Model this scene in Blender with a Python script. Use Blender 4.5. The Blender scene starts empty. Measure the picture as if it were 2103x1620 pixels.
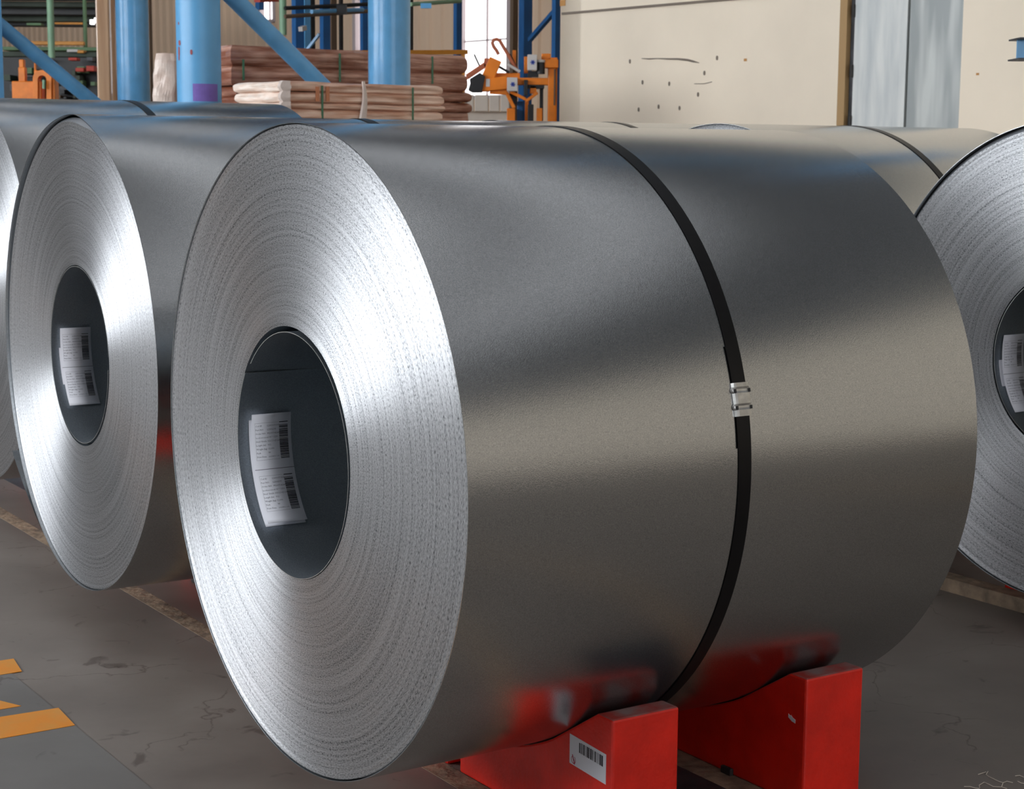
import bpy, bmesh, math, random
from math import sin, cos, pi, radians as R_
from mathutils import Vector, Matrix, Euler, noise
random.seed(7)
SC = bpy.context.scene
COL = SC.collection

# ------------------------------------------------------------------ camera
F = 3569.47; PITCH = radians_ = R_(8.0192); ROLL = R_(0.424); H = 1.5975
cam_d = bpy.data.cameras.new('camera')
cam = bpy.data.objects.new('camera', cam_d); COL.objects.link(cam)
cam_d.sensor_fit = 'HORIZONTAL'; cam_d.sensor_width = 36.0; cam_d.lens = F / 2103 * 36.0
cam_d.clip_start = 0.05; cam_d.clip_end = 300
cam.matrix_world = Matrix.Translation((0, 0, H)) @ Matrix.Rotation(pi / 2 - PITCH, 4, 'X') @ Matrix.Rotation(ROLL, 4, 'Z')
cam_d.dof.use_dof = True; cam_d.dof.focus_distance = 4.3; cam_d.dof.aperture_fstop = 13.0
SC.camera = cam

# ------------------------------------------------------------------ exposure, sky
SC.view_settings.view_transform = 'Standard'; SC.view_settings.look = 'None'
SC.view_settings.gamma = 1.0; SC.view_settings.use_curve_mapping = False
SC.view_settings.exposure = 0.2
W = bpy.data.worlds.new('sky'); SC.world = W; W.use_nodes = True
W.node_tree.nodes['Background'].inputs[0].default_value = (0.80, 0.90, 1.0, 1)
W.node_tree.nodes['Background'].inputs[1].default_value = 1.2
WIN_LEFT = 11.5      # daylight through the high ribbon window of the long left wall
FRONT_FILL = 4.0      # added glowing panel behind the camera, brightens tags and blocks
WIN_BACK = 1.7       # tall windows of the far long wall (seen in the photo)
ROOF_FILL = 1.05       # added glowing roof strips that lift the steel's dark reflections

# hall axes: U across the hall, V along it
U = Vector((0.785, 0.62, 0)).normalized(); V = Vector((-U.y, U.x, 0))
HALL_YAW = math.atan2(U.y, U.x)
def uv(u, v, z=0.0): return U * u + V * v + Vector((0, 0, z))
def ray(px, py):
    x = px - 1051.5; y = py - 810
    cr, sr = cos(ROLL), sin(ROLL)
    X = (cr * x + sr * y) / F; Y = -(-sr * x + cr * y) / F
    return Vector((X, cos(PITCH) + Y * sin(PITCH), Y * cos(PITCH) - sin(PITCH)))
def at(px, py, Y):                     # world point at forward distance Y that the photo shows at that spot
    d = ray(px, py); return d * (Y / d.y) + Vector((0, 0, H))
def at_u(px, py, u):                   # the same on the plane U = u
    d = ray(px, py); return d * (u / d.dot(U)) + Vector((0, 0, H))

# ------------------------------------------------------------------ materials
def lin(c): return tuple(((x / 255) / 12.92 if x / 255 <= 0.04045 else ((x / 255 + 0.055) / 1.055) ** 2.4) for x in c)
class NT:
    def __init__(s, name):
        s.m = bpy.data.materials.new(name); s.m.use_nodes = True
        s.t = s.m.node_tree; s.b = s.t.nodes['Principled BSDF']
    def n(s, typ, **kw):
        nd = s.t.nodes.new(typ)
        for k, v in kw.items():
            if k in nd.inputs.keys() if isinstance(k, str) else False: nd.inputs[k].default_value = v
            else: setattr(nd, k, v)
        return nd
    def l(s, a, b): s.t.links.new(a, b)
def ramp(nt, fac, stops):
    r = nt.n('ShaderNodeValToRGB'); e = r.color_ramp.elements
    while len(e) < len(stops): e.new(0.5)
    for i, (p, c) in enumerate(stops): e[i].position = p; e[i].color = (*c, 1)
    nt.l(fac, r.inputs[0]); return r.outputs[0]
def mat(name, col, rough=0.5, metal=0.0, var=0.0, scale=6.0, stretch=(1, 1, 1), bump=0.0, bscale=60.0, col2=None, detail=5.0, coat=0.0, spec=0.5, thr=(0.35, 0.65)):
    nt = NT(name); b = nt.b; c = lin(col)
    b.inputs['Base Color'].default_value = (*c, 1); b.inputs['Roughness'].default_value = rough
    b.inputs['Metallic'].default_value = metal; b.inputs['Coat Weight'].default_value = coat
    b.inputs['Specular IOR Level'].default_value = spec
    tc = nt.n('ShaderNodeTexCoord'); mp = nt.n('ShaderNodeMapping'); mp.inputs['Scale'].default_value = stretch
    nt.l(tc.outputs['Object'], mp.inputs[0])
    if var or col2:
        nz = nt.n('ShaderNodeTexNoise'); nz.inputs['Scale'].default_value = scale; nz.inputs['Detail'].default_value = detail
        nt.l(mp.outputs[0], nz.inputs['Vector'])
        a = tuple(max(0, x * (1 - var)) for x in c); d = lin(col2) if col2 else tuple(min(1, x * (1 + var)) for x in c)
        nt.l(ramp(nt, nz.outputs['Fac'], [(thr[0], a), (thr[1], d)]), b.inputs['Base Color'])
    if bump:
        nb = nt.n('ShaderNodeTexNoise'); nb.inputs['Scale'].default_value = bscale; nb.inputs['Detail'].default_value = 3
        nt.l(mp.outputs[0], nb.inputs['Vector'])
        bp = nt.n('ShaderNodeBump'); bp.inputs['Strength'].default_value = bump; bp.inputs['Distance'].default_value = 0.01
        nt.l(nb.outputs['Fac'], bp.inputs['Height']); nt.l(bp.outputs[0], b.inputs['Normal'])
    return nt.m
def emit(name, col, s):
    nt = NT(name); b = nt.b; b.inputs['Base Color'].default_value = (0.6, 0.6, 0.6, 1)
    b.inputs['Emission Color'].default_value = (*lin(col), 1); b.inputs['Emission Strength'].default_value = s
    return nt.m

def steel_sheet():
    nt = NT('galvanised_sheet'); b = nt.b
    b.inputs['Metallic'].default_value = 1.0
    tc = nt.n('ShaderNodeTexCoord')
    n1 = nt.n('ShaderNodeTexNoise'); n1.inputs['Scale'].default_value = 420; n1.inputs['Detail'].default_value = 4
    nt.l(tc.outputs['Object'], n1.inputs['Vector'])
    nt.l(ramp(nt, n1.outputs['Fac'], [(0.32, lin((168, 172, 174))), (0.68, lin((202, 204, 205)))]), b.inputs['Base Color'])
    mr = nt.n('ShaderNodeMapRange'); mr.inputs['To Min'].default_value = 0.19; mr.inputs['To Max'].default_value = 0.225
    n2 = nt.n('ShaderNodeTexNoise'); n2.inputs['Scale'].default_value = 3.0; n2.inputs['Detail'].default_value = 3
    nt.l(tc.outputs['Object'], n2.inputs['Vector']); nt.l(n2.outputs['Fac'], mr.inputs['Value']); nt.l(mr.outputs[0], b.inputs['Roughness'])
    bp = nt.n('ShaderNodeBump'); bp.inputs['Strength'].default_value = 0.16; bp.inputs['Distance'].default_value = 0.001
    nt.l(n1.outputs['Fac'], bp.inputs['Height']); nt.l(bp.outputs[0], b.inputs['Normal'])
    return nt.m
ANISO = 0.91; AROT = 0.25
def steel_edges():
    # end of the coil: hundreds of sheet edges side by side. UV = (arc length, radius) in metres
    nt = NT('sheet_edges'); b = nt.b
    b.inputs['Metallic'].default_value = 0.9
    uvn = nt.n('ShaderNodeUVMap'); uvn.uv_map = 'UVMap'
    mp = nt.n('ShaderNodeMapping'); mp.inputs['Scale'].default_value = (150, 420, 1); nt.l(uvn.outputs[0], mp.inputs[0])
    n1 = nt.n('ShaderNodeTexNoise'); n1.inputs['Scale'].default_value = 1.0; n1.inputs['Detail'].default_value = 3.5; n1.inputs['Roughness'].default_value = 0.7
    nt.l(mp.outputs[0], n1.inputs['Vector'])
    mp2 = nt.n('ShaderNodeMapping'); mp2.inputs['Scale'].default_value = (1.2, 130, 1); nt.l(uvn.outputs[0], mp2.inputs[0])
    n2 = nt.n('ShaderNodeTexNoise'); n2.inputs['Scale'].default_value = 1.0; n2.inputs['Detail'].default_value = 4
    nt.l(mp2.outputs[0], n2.inputs['Vector'])
    mx = nt.n('ShaderNodeMath', operation='MULTIPLY_ADD'); nt.l(n2.outputs['Fac'], mx.inputs[0]); mx.inputs[1].default_value = 0.35
    nt.l(n1.outputs['Fac'], mx.inputs[2])
    nt.l(ramp(nt, mx.outputs[0], [(0.50, lin((62, 64, 66))), (0.60, lin((166, 168, 171))), (0.76, lin((210, 212, 214)))]), b.inputs['Base Color'])
    b.inputs['Roughness'].default_value = 0.45; b.inputs['Anisotropic'].default_value = ANISO
    tg = nt.n('ShaderNodeTangent', direction_type='UV_MAP'); tg.uv_map = 'UVMap'
    nt.l(tg.outputs[0], b.inputs['Tangent']); b.inputs['Anisotropic Rotation'].default_value = AROT
    bp = nt.n('ShaderNodeBump'); bp.inputs['Strength'].default_value = 0.2; bp.inputs['Distance'].default_value = 0.0006
    nt.l(mx.outputs[0], bp.inputs['Height']); nt.l(bp.outputs[0], b.inputs['Normal'])
    return nt.m
def floor_mat(name, c1, c2, c3):
    nt = NT(name); b = nt.b; tc = nt.n('ShaderNodeTexCoord')
    n1 = nt.n('ShaderNodeTexNoise'); n1.inputs['Scale'].default_value = 1.7; n1.inputs['Detail'].default_value = 8; n1.inputs['Roughness'].default_value = 0.62
    nt.l(tc.outputs['Object'], n1.inputs['Vector'])
    base = ramp(nt, n1.outputs['Fac'], [(0.3, lin(c1)), (0.55, lin(c2)), (0.75, lin(c3))])
    n2 = nt.n('ShaderNodeTexNoise'); n2.inputs['Scale'].default_value = 9; n2.inputs['Detail'].default_value = 6; n2.inputs['Distortion'].default_value = 0.8
    nt.l(tc.outputs['Object'], n2.inputs['Vector'])
    st = ramp(nt, n2.outputs['Fac'], [(0.28, (0.45, 0.4, 0.38)), (0.36, (1, 1, 1))])
    mx = nt.n('ShaderNodeMix', data_type='RGBA', blend_type='MULTIPLY'); mx.inputs['Factor'].default_value = 0.8
    nt.l(base, mx.inputs[6]); nt.l(st, mx.inputs[7])
    # hairline scratches
    wv = nt.n('ShaderNodeTexVoronoi', feature='DISTANCE_TO_EDGE'); wv.inputs['Scale'].default_value = 1.3
    n3 = nt.n('ShaderNodeTexNoise'); n3.inputs['Scale'].default_value = 2.5; n3.inputs['Detail'].default_value = 6
    nt.l(tc.outputs['Object'], n3.inputs['Vector'])
    va = nt.n('ShaderNodeVectorMath', operation='MULTIPLY_ADD'); nt.l(n3.outputs['Color'], va.inputs[0]); va.inputs[1].default_value = (.6, .6, .6); nt.l(tc.outputs['Object'], va.inputs[2])
    nt.l(va.outputs[0], wv.inputs['Vector'])
    cr = ramp(nt, wv.outputs['Distance'], [(0.0, (0.55, 0.5, 0.48)), (0.006, (1, 1, 1))])
    mk = ramp(nt, n1.outputs['Fac'], [(0.5, (0, 0, 0)), (0.56, (1, 1, 1))])
    m2 = nt.n('ShaderNodeMix', data_type='RGBA', blend_type='MULTIPLY'); nt.l(mk, m2.inputs['Factor'])
    nt.l(mx.outputs[2], m2.inputs[6]); nt.l(cr, m2.inputs[7]); nt.l(m2.outputs[2], b.inputs['Base Color'])
    mr = nt.n('ShaderNodeMapRange'); mr.inputs['To Min'].default_value = 0.42; mr.inputs['To Max'].default_value = 0.7
    nt.l(n1.outputs['Fac'], mr.inputs['Value']); nt.l(mr.outputs[0], b.inputs['Roughness'])
    bp = nt.n('ShaderNodeBump'); bp.inputs['Strength'].default_value = 0.15; bp.inputs['Distance'].default_value = 0.004
    nt.l(n2.outputs['Fac'], bp.inputs['Height']); nt.l(bp.outputs[0], b.inputs['Normal'])
    return nt.m

M = dict(
    steel=steel_sheet(), edges=steel_edges(),
    bore=mat('bore_sheet', (150, 158, 164), 0.5, 1.0, var=0.12, scale=300, bump=0.25, bscale=500),
    shade=mat('gap_steel', (120, 123, 127), 0.5, 0.9),
    strap=mat('black_strap', (13, 13, 15), 0.34, 0.0, var=0.2, scale=40, spec=0.25),
    seal=mat('zinc_seal', (200, 200, 196), 0.35, 0.9, var=0.12, scale=60),
    paper=mat('white_paper', (236, 237, 244), 0.6, var=0.02),
    ink=mat('black_ink', (28, 26, 38), 0.5), ink2=mat('grey_ink', (92, 92, 104), 0.6),
    maroon=mat('maroon_ink', (176, 18, 66), 0.5),
    red=mat('red_polyurethane', (240, 38, 18), 0.42, var=0.16, scale=7, bump=0.12, bscale=90),
    reddust=mat('dusty_red', (204, 40, 22), 0.55, col2=(176, 100, 92), var=0.05, scale=9, thr=(0.4, 0.75), bump=0.1),
    redtop=mat('scuffed_red', (176, 52, 42), 0.6, col2=(150, 122, 120), var=0.05, scale=14, thr=(0.35, 0.6), bump=0.15),
    floor=floor_mat('epoxy_floor', (108, 99, 92), (124, 115, 107), (137, 128, 120)),
    walk=floor_mat('walkway_floor', (102, 98, 94), (114, 111, 107), (126, 122, 118)),
    orange_paint=mat('orange_floor_paint', (236, 146, 12), 0.55, col2=(214, 150, 60), var=0.08, scale=12, thr=(0.4, 0.8)),
    rail=mat('worn_tan_strip', (164, 142, 118), 0.8, col2=(112, 98, 84), scale=18, bump=0.6, bscale=40, thr=(0.4, 0.7)),
    plate=mat('dark_steel_plate', (70, 72, 76), 0.5, 0.4, var=0.25, scale=10, bump=0.2),
    cream=mat('cream_plaster', (244, 230, 208), 0.8, var=0.035, scale=1.3, bump=0.05, bscale=20, detail=9),
    mark=mat('wall_scuff', (128, 116, 104), 0.9), rustmark=mat('rust_spot', (190, 140, 84), 0.9),
    doorp=mat('grey_door_sheen', (196, 202, 202), 0.4, col2=(228, 230, 226), scale=2.4, stretch=(1.0, 3.5, 0.5), thr=(0.3, 0.62), detail=7),  # streaks painted in for reflections on the glossy first leaf
    doorp2=mat('grey_door_reflection', (162, 168, 167), 0.35, col2=(206, 210, 206), scale=1.7, stretch=(1.0, 4.0, 0.45), thr=(0.46, 0.66), detail=2),  # lighter streaks imitate bright reflections on the second leaf
    frame_tan=mat('tan_door_jamb', (176, 142, 96), 0.6), dark=mat('dark_gap', (52, 50, 48), 0.7),
    blue=mat('blue_paint', (96, 164, 212), 0.36, var=0.08, scale=8, bump=0.05, coat=0.15),
    blue_worn=mat('blue_paint_chipped', (98, 166, 213), 0.38, var=0.05, scale=5, bump=0.05),
    blue_dk=mat('deep_blue_steel', (28, 92, 150), 0.45, var=0.12, scale=4),
    rust=mat('chipped_primer', (156, 82, 84), 0.8), violet=mat('violet_paint', (124, 102, 184), 0.55, var=0.06, scale=20),
    tanwall=mat('tan_corrugated_sheet', (220, 192, 164), 0.6, var=0.08, scale=0.8, stretch=(1, 1, 0.3)),
    wallgrey=mat('grey_cladding', (96, 98, 100), 0.7), roof=mat('dark_roof_sheet', (84, 86, 90), 0.7),
    pane_left=emit('daylit_pane_left', (246, 250, 255), WIN_LEFT), front_fill=emit('front_fill_glow', (250, 250, 255), FRONT_FILL),
    pane_back=emit('daylit_pane_back', (255, 253, 255), WIN_BACK), roof_fill=emit('roof_fill_strip', (248, 250, 255), ROOF_FILL),
    mullion=mat('pale_mullion', (190, 176, 176), 0.5), white_panel=mat('pale_partition', (226, 214, 200), 0.6, var=0.03),
    brown=mat('brown_wrapped_pack', (206, 156, 128), 0.42, col2=(246, 216, 194), scale=3.0, stretch=(1.0, 1.0, 9), thr=(0.38, 0.66), bump=0.5, bscale=9, coat=0.25),
    brown_dk=mat('dark_brown_wrapped_pack', (134, 80, 58), 0.34, col2=(208, 160, 138), scale=2.4, stretch=(1.0, 1.0, 11), thr=(0.42, 0.7), bump=0.8, bscale=9, coat=0.35),
    lit_end=mat('lit_pack_end', (232, 206, 188), 0.55, col2=(246, 232, 220), scale=7, stretch=(1, 1, 6), bump=0.6, bscale=14),  # wood-like ends; light from the left put into the paler colour
    film=mat('torn_white_film', (214, 198, 188), 0.3, bump=0.8, bscale=25), green_strap=mat('green_strap', (66, 112, 84), 0.5),
    orange_tape=mat('orange_tape', (198, 128, 90), 0.6),
    bag=mat('crumpled_white_wrap', (232, 216, 204), 0.35, col2=(196, 160, 140), scale=5, bump=0.9, bscale=10, thr=(0.4, 0.75)),
    boards=mat('wrapped_tan_boards', (178, 138, 104), 0.3, col2=(206, 168, 132), scale=1.8, stretch=(8, 8, 0.5), coat=0.4),
    orange=mat('orange_machine_paint', (232, 128, 26), 0.45, var=0.12, scale=6), yellow=mat('yellow_ochre_rail', (206, 138, 48), 0.5, var=0.1),
    black=mat('black_machinery', (30, 31, 33), 0.5, var=0.3, scale=4), greybox=mat('grey_housing', (196, 192, 188), 0.5), bluemark=mat('blue_emblem', (54, 78, 168), 0.5),
    dgreen=mat('dark_green_steel', (50, 62, 48), 0.6, var=0.3, scale=3), mgreen=mat('mint_green_pipe', (134, 172, 140), 0.5, var=0.08, scale=5),
    green=mat('green_steel', (92, 122, 86), 0.6, var=0.2, scale=3), redbox=mat('red_crate', (178, 60, 44), 0.6), brownpost=mat('brown_post', (104, 84, 66), 0.7),
    thread=mat('pale_thread', (214, 204, 190), 0.7), hose=mat('dull_orange_hose', (170, 92, 60), 0.5),
)

# ------------------------------------------------------------------ mesh helpers
class MB:
    def __init__(s): s.v = []; s.f = []; s.mi = []; s.uv = {}; s.m = 0; s.smooth = set()
    def add(s, vs, fs, smooth=False):
        o = len(s.v); s.v += [tuple(x) for x in vs]
        for f in fs:
            if smooth: s.smooth.add(len(s.f))
            s.f.append(tuple(i + o for i in f)); s.mi.append(s.m)
        return s
    def box(s, lo, hi, rot=None, loc=(0, 0, 0)):
        x0, y0, z0 = lo; x1, y1, z1 = hi
        vs = [Vector(p) for p in ((x0, y0, z0), (x1, y0, z0), (x1, y1, z0), (x0, y1, z0), (x0, y0, z1), (x1, y0, z1), (x1, y1, z1), (x0, y1, z1))]
        if rot is not None: vs = [rot @ p for p in vs]
        L = Vector(loc); vs = [p + L for p in vs]
        return s.add(vs, [(0, 3, 2, 1), (4, 5, 6, 7), (0, 1, 5, 4), (1, 2, 6, 5), (2, 3, 7, 6), (3, 0, 4, 7)])
    def bar(s, a, b, w, d, up=(0, 0, 1)):        # rectangular bar from a to b
        a = Vector(a); b = Vector(b); t = (b - a).normalized(); u = Vector(up)
        if abs(t.dot(u)) > 0.95: u = U
        x = t.cross(u).normalized() * w / 2; y = x.cross(t).normalized() * d / 2
        vs = [a - x - y, a + x - y, a + x + y, a - x + y, b - x - y, b + x - y, b + x + y, b - x + y]
        return s.add(vs, [(0, 3, 2, 1), (4, 5, 6, 7), (0, 1, 5, 4), (1, 2, 6, 5), (2, 3, 7, 6), (3, 0, 4, 7)])
    def tube(s, pts, r, seg=12, cap=True):
        pts = [Vector(p) for p in pts]; rings = []
        rr = r if isinstance(r, (list, tuple)) else [r] * len(pts)
        n = None
        for i, p in enumerate(pts):
            t = (pts[min(i + 1, len(pts) - 1)] - pts[max(i - 1, 0)]).normalized()
            if n is None: n = t.cross(Vector((0, 0, 1)) if abs(t.z) < 0.9 else Vector((1, 0, 0))).normalized()
            else: n = (n - t * n.dot(t)).normalized()
            b = t.cross(n)
            rings.append([p + (n * cos(2 * pi * k / seg) + b * sin(2 * pi * k / seg)) * rr[i] for k in range(seg)])
        vs = [q for g in rings for q in g]; fs = []
        for i in range(len(pts) - 1):
            for k in range(seg):
                a = i * seg + k; c = i * seg + (k + 1) % seg
                fs.append((a, a + seg, c + seg, c))
        s.add(vs, fs, True)
        if cap:
            o = len(s.v) - len(vs)
            for base, fl in ((o, False), (o + (len(pts) - 1) * seg, True)):
                f = [base + k for k in range(seg)]; s.f.append(tuple(f if not fl else f[::-1])); s.mi.append(s.m)
        return s
    def prism(s, prof, a0, a1, fr):              # profile (h, z) extruded along the axis from a0 to a1; fr maps (a, h, z) to a point
        n = len(prof)
        vs = [fr(a0, h, z) for h, z in prof] + [fr(a1, h, z) for h, z in prof]
        fs = [tuple(range(n))[::-1], tuple(range(n, 2 * n))] + [(i, (i + 1) % n, n + (i + 1) % n, n + i) for i in range(n)]
        return s.add(vs, fs)
    def build(s, name, mats, parent=None, bevel=0.0, origin=None, segs=2):
        me = bpy.data.meshes.new(name)
        if origin is not None:
            o_ = Vector(origin); s.v = [tuple(Vector(p) - o_) for p in s.v]
        me.from_pydata(s.v, [], s.f); me.update()
        for m_ in (mats if isinstance(mats, (list, tuple)) else [mats]): me.materials.append(m_)
        for i, p in enumerate(me.polygons): p.material_index = s.mi[i]; p.use_smooth = i in s.smooth
        ob = bpy.data.objects.new(name, me); COL.objects.link(ob)
        bm = bmesh.new(); bm.from_mesh(me); bmesh.ops.recalc_face_normals(bm, faces=bm.faces)
        if s.smooth:                     # cut the shading (not the shape) where a curved face meets a flat one
            ed = [e for e in bm.edges if len(e.link_faces) == 2 and e.link_faces[0].smooth != e.link_faces[1].smooth]
            bmesh.ops.split_edges(bm, edges=ed)
        bm.to_mesh(me); bm.free()
        if origin is not None: ob.location = origin
        if bevel:
            md = ob.modifiers.new('bevel', 'BEVEL'); md.width = bevel; md.segments = segs; md.limit_method = 'ANGLE'
        if parent is not None:
            ob.parent = parent
        return ob
def child(ob, parent):        # keep world placement when ob was built in world space and the parent is an Empty
    ob.parent = parent; ob.matrix_parent_inverse = (Matrix.Translation(parent.location) @ parent.rotation_euler.to_matrix().to_4x4()).inverted(); return ob
def tag(o, label=None, cat=None, group=None, kind=None):
    if label: o['label'] = label
    if cat: o['category'] = cat
    if group: o['group'] = group
    if kind: o['kind'] = kind
    return o
def empty(name, loc, rz=0.0, label=None, cat=None, group=None, kind=None):
    o = bpy.data.objects.new(name, None); COL.objects.link(o); o.empty_display_size = 0.1
    o.location = loc; o.rotation_euler = (0, 0, rz); return tag(o, label, cat, group, kind)
HROT = Matrix.Rotation(HALL_YAW, 3, 'Z')
def ubox(mb, u0, u1, v0, v1, z0, z1): return mb.box((u0, v0, z0), (u1, v1, z1), rot=HROT)

# ================================================================== THE SETTING
U0, U1, V0, V1, ZR = -12.0, 18.3, -24.0, 75.0, 9.5
mb = MB(); ubox(mb, U0, U1 + 1, V0, V1, -0.25, 0.0); tag(mb.build('floor', M['floor']), kind='structure')

def ribbed(mb, a, b, z0, z1, pitch=0.32, d=0.045, n_dir=None):   # corrugated sheet from a to b
    a = Vector(a); b = Vector(b); L = (b - a).length; t = (b - a) / L; n = n_dir
    k = max(1, int(L / pitch)); p = L / k; prof = []
    for i in range(k):
        for f, o in ((0, 0), (0.5, 0), (0.6, 1), (0.9, 1)): prof.append(a + t * (p * (i + f)) + n * (o * d))
    prof.append(b); vs = []
    for q in prof: vs += [q + Vector((0, 0, z0)), q + Vector((0, 0, z1))]
    mb.add(vs, [(2 * i, 2 * i + 2, 2 * i + 3, 2 * i + 1) for i in range(len(prof) - 1)])
# far long wall (corrugated) with its windows: (v0, v1, z0, z1) openings
def v_at(px): return at_u(px, 100, U1).dot(V)
def z_at(px, py): return at_u(px, py, U1).z
openings = []
for x0, x1, py in ((948, 1049, 196), (732, 763, 104), (537, 568, 41)):
    a, b = sorted((v_at(x0), v_at(x1))); openings.append((a, b, z_at((x0 + x1) / 2, py), 7.2))
openings.sort()
mb = MB(); cur = V0
for a, b, z0, z1 in openings:
    ribbed(mb, uv(U1, cur), uv(U1, a), 0, ZR, n_dir=-U)
    ribbed(mb, uv(U1, a), uv(U1, b), 0, z0, n_dir=-U); ribbed(mb, uv(U1, a), uv(U1, b), z1, ZR, n_dir=-U); cur = b
ribbed(mb, uv(U1, cur), uv(U1, V1), 0, ZR, n_dir=-U)
tag(mb.build('wall_back', M['tanwall']), kind='structure')
for i, (a, b, z0, z1) in enumerate(openings):
    w = empty('window_%d' % (i + 1), uv(U1, (a + b) / 2, z0), HALL_YAW, kind='structure')
    mb = MB(); mb.box((0.05, -(b - a) / 2, 0), (0.08, (b - a) / 2, z1 - z0)); mb.build('pane', M['pane_back'], w)
    mb = MB(); n = max(2, int((b - a) / 0.75)); hw = (b - a) / 2
    for k in range(1, n): y = -hw + (b - a) * k / n; mb.box((0.02, y - 0.014, 0), (0.05, y + 0.014, z1 - z0))
    for k in range(1, 6): z = k * 0.98 - 0.05; mb.box((0.02, -hw, z - 0.012), (0.05, hw, z + 0.012))
    mb.build('glazing_bars', M['mullion'], w)
    mb = MB()
    for y in (-hw, hw): mb.box((-0.06, y - 0.05, -0.05), (0.06, y + 0.05, z1 - z0))
    mb.box((-0.06, -hw, -0.06), (0.06, hw, 0.0)); mb.build('window_frame', M['mullion'], w)
# long left wall with a high ribbon window, end walls, roof
mb = MB(); ubox(mb, U0 - .3, U0, V0, V1, 0, 3.2); ubox(mb, U0 - .3, U0, V0, V1, 7.6, ZR); tag(mb.build('wall_left', M['wallgrey']), kind='structure')
WA, WB = 3.0, 25.0
w = empty('window_4', uv(U0, 0, 3.2), HALL_YAW, kind='structure')
mb = MB(); mb.box((-0.2, WA, 0), (-0.15, WB, 4.4)); mb.build('pane', M['pane_left'], w)
mb = MB()
for k in range(0, int((WB - WA) / 2) + 1): y = WA + 2 * k; mb.box((-0.15, y - .06, 0), (-0.05, y + .06, 4.4))
mb.build('glazing_bars', M['wallgrey'], w)
mb = MB(); mb.box((-0.3, V0, 0), (0, WA, 4.4)); mb.box((-0.3, WB, 0), (0, V1, 4.4)); mb.build('cladding', M['wallgrey'], w)
mb = MB(); ubox(mb, U0, U1, V0 - .3, V0, 0, ZR); tag(mb.build('wall_front', M['wallgrey']), kind='structure')
mb = MB(); ubox(mb, U0, U1, V1, V1 + .3, 0, ZR); tag(mb.build('wall_far', M['wallgrey']), kind='structure')
w = empty('window_5', uv(1.0, V0, 0.0), HALL_YAW, kind='structure')  # unseen glowing panel added as fill light from the end wall
mb = MB(); mb.box((-8, 0.02, 1.0), (6, 0.05, 6.0)); mb.build('pane', M['front_fill'], w)
mb = MB(); ubox(mb, U0, U1, V0, V1, ZR, ZR + .2); tag(mb.build('ceiling', M['roof']), kind='structure')
for i, u in enumerate((-10.6, -8.2, -5.8, -3.4, -1.0, 1.4, 3.8, 6.2, 8.4, 13.5)):  # glowing strips added under the unseen roof for even fill light
    mb = MB(); ubox(mb, u - 0.3, u + 0.3, V0 + 2, 60, ZR - 0.04, ZR - 0.01)
    tag(mb.build('window_%d' % (6 + i), M['roof_fill'], origin=uv(u, 18, ZR)), kind='structure')

# cream wall of the inner room on the right, with a recessed double door
WU = 10.8
def wv(px, py=120): return at_u(px, py, WU)
wl = wv(1150).dot(V); dj = wv(1722).dot(V); dr = wv(1974).dot(V); wz = 6.4
mb = MB(); T_ = 0.3
ubox(mb, WU, WU + T_, dj, wl, 0, wz); ubox(mb, WU, WU + T_, V0, dr, 0, wz); ubox(mb, WU, WU + T_, dr, dj, 4.0, wz)
mb.box((WU, wl - .3, 0), (U1 - 1.5, wl, wz), rot=HROT)
mbk = MB(); ubox(mbk, WU + .05, WU + .25, V0, wl, wz, ZR); tag(mbk.build('trim_6', M['wallgrey']), kind='structure')  # unseen bulkhead added to darken the upper reflections in the coils
room = mb.build('wall_right', M['cream'], origin=uv(WU, 0, 0)); tag(room, kind='structure')
def onwall(px, py, off=0.004): d = ray(px, py); return d * ((WU - off) / d.dot(U)) + Vector((0, 0, H))
mb = MB()
a = onwall(1155, 28, 0.006); b = onwall(1482, 0, 0.006); mb.bar(a + (a - b) * 0, b + (b - a) * 3, 0.02, 0.022, up=U)
mb.tube([onwall(x, y) for x, y in ((1318, 120), (1334, 121), (1350, 120), (1372, 121), (1392, 121), (1412, 123), (1424, 126), (1436, 129))], [0.003, .006, .004, .007, .008, .01, .009, .002], 5)
mb.tube([onwall(x, y) for x, y in ((1426, 172), (1446, 172), (1462, 168))], 0.003, 5)
for x, y in ((1294, 126), (1320, 169), (1375, 172), (1447, 150), (1434, 194), (1312, 225), (1353, 219), (1396, 222), (1473, 119)):
    c = onwall(x, y, 0.0); e = [c + V * (0.011 * cos(t)) + Vector((0, 0, 0.02 * sin(t))) for t in [2 * pi * k / 10 for k in range(10)]]
    mb.add(e + [p - U * 0.006 for p in e], [tuple(range(10, 20))] + [(i, (i + 1) % 10, 10 + (i + 1) % 10, 10 + i) for i in range(10)])
room_marks = mb.build('wall_marks', M['mark']); child(room_marks, room); room_marks['label'] = 'dark bolt holes, crack and panel joint'
mb = MB()
for x, y, s in ((1531, 123, .016), (2008, 152, .012), (1156, 6, .04)):
    c = onwall(x, y, 0); mb.box((-.004, -s, -s * .7), (0.0, s, s * .7), rot=HROT, loc=c)
child(mb.build('rust_spots', M['rustmark']), room)
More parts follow.
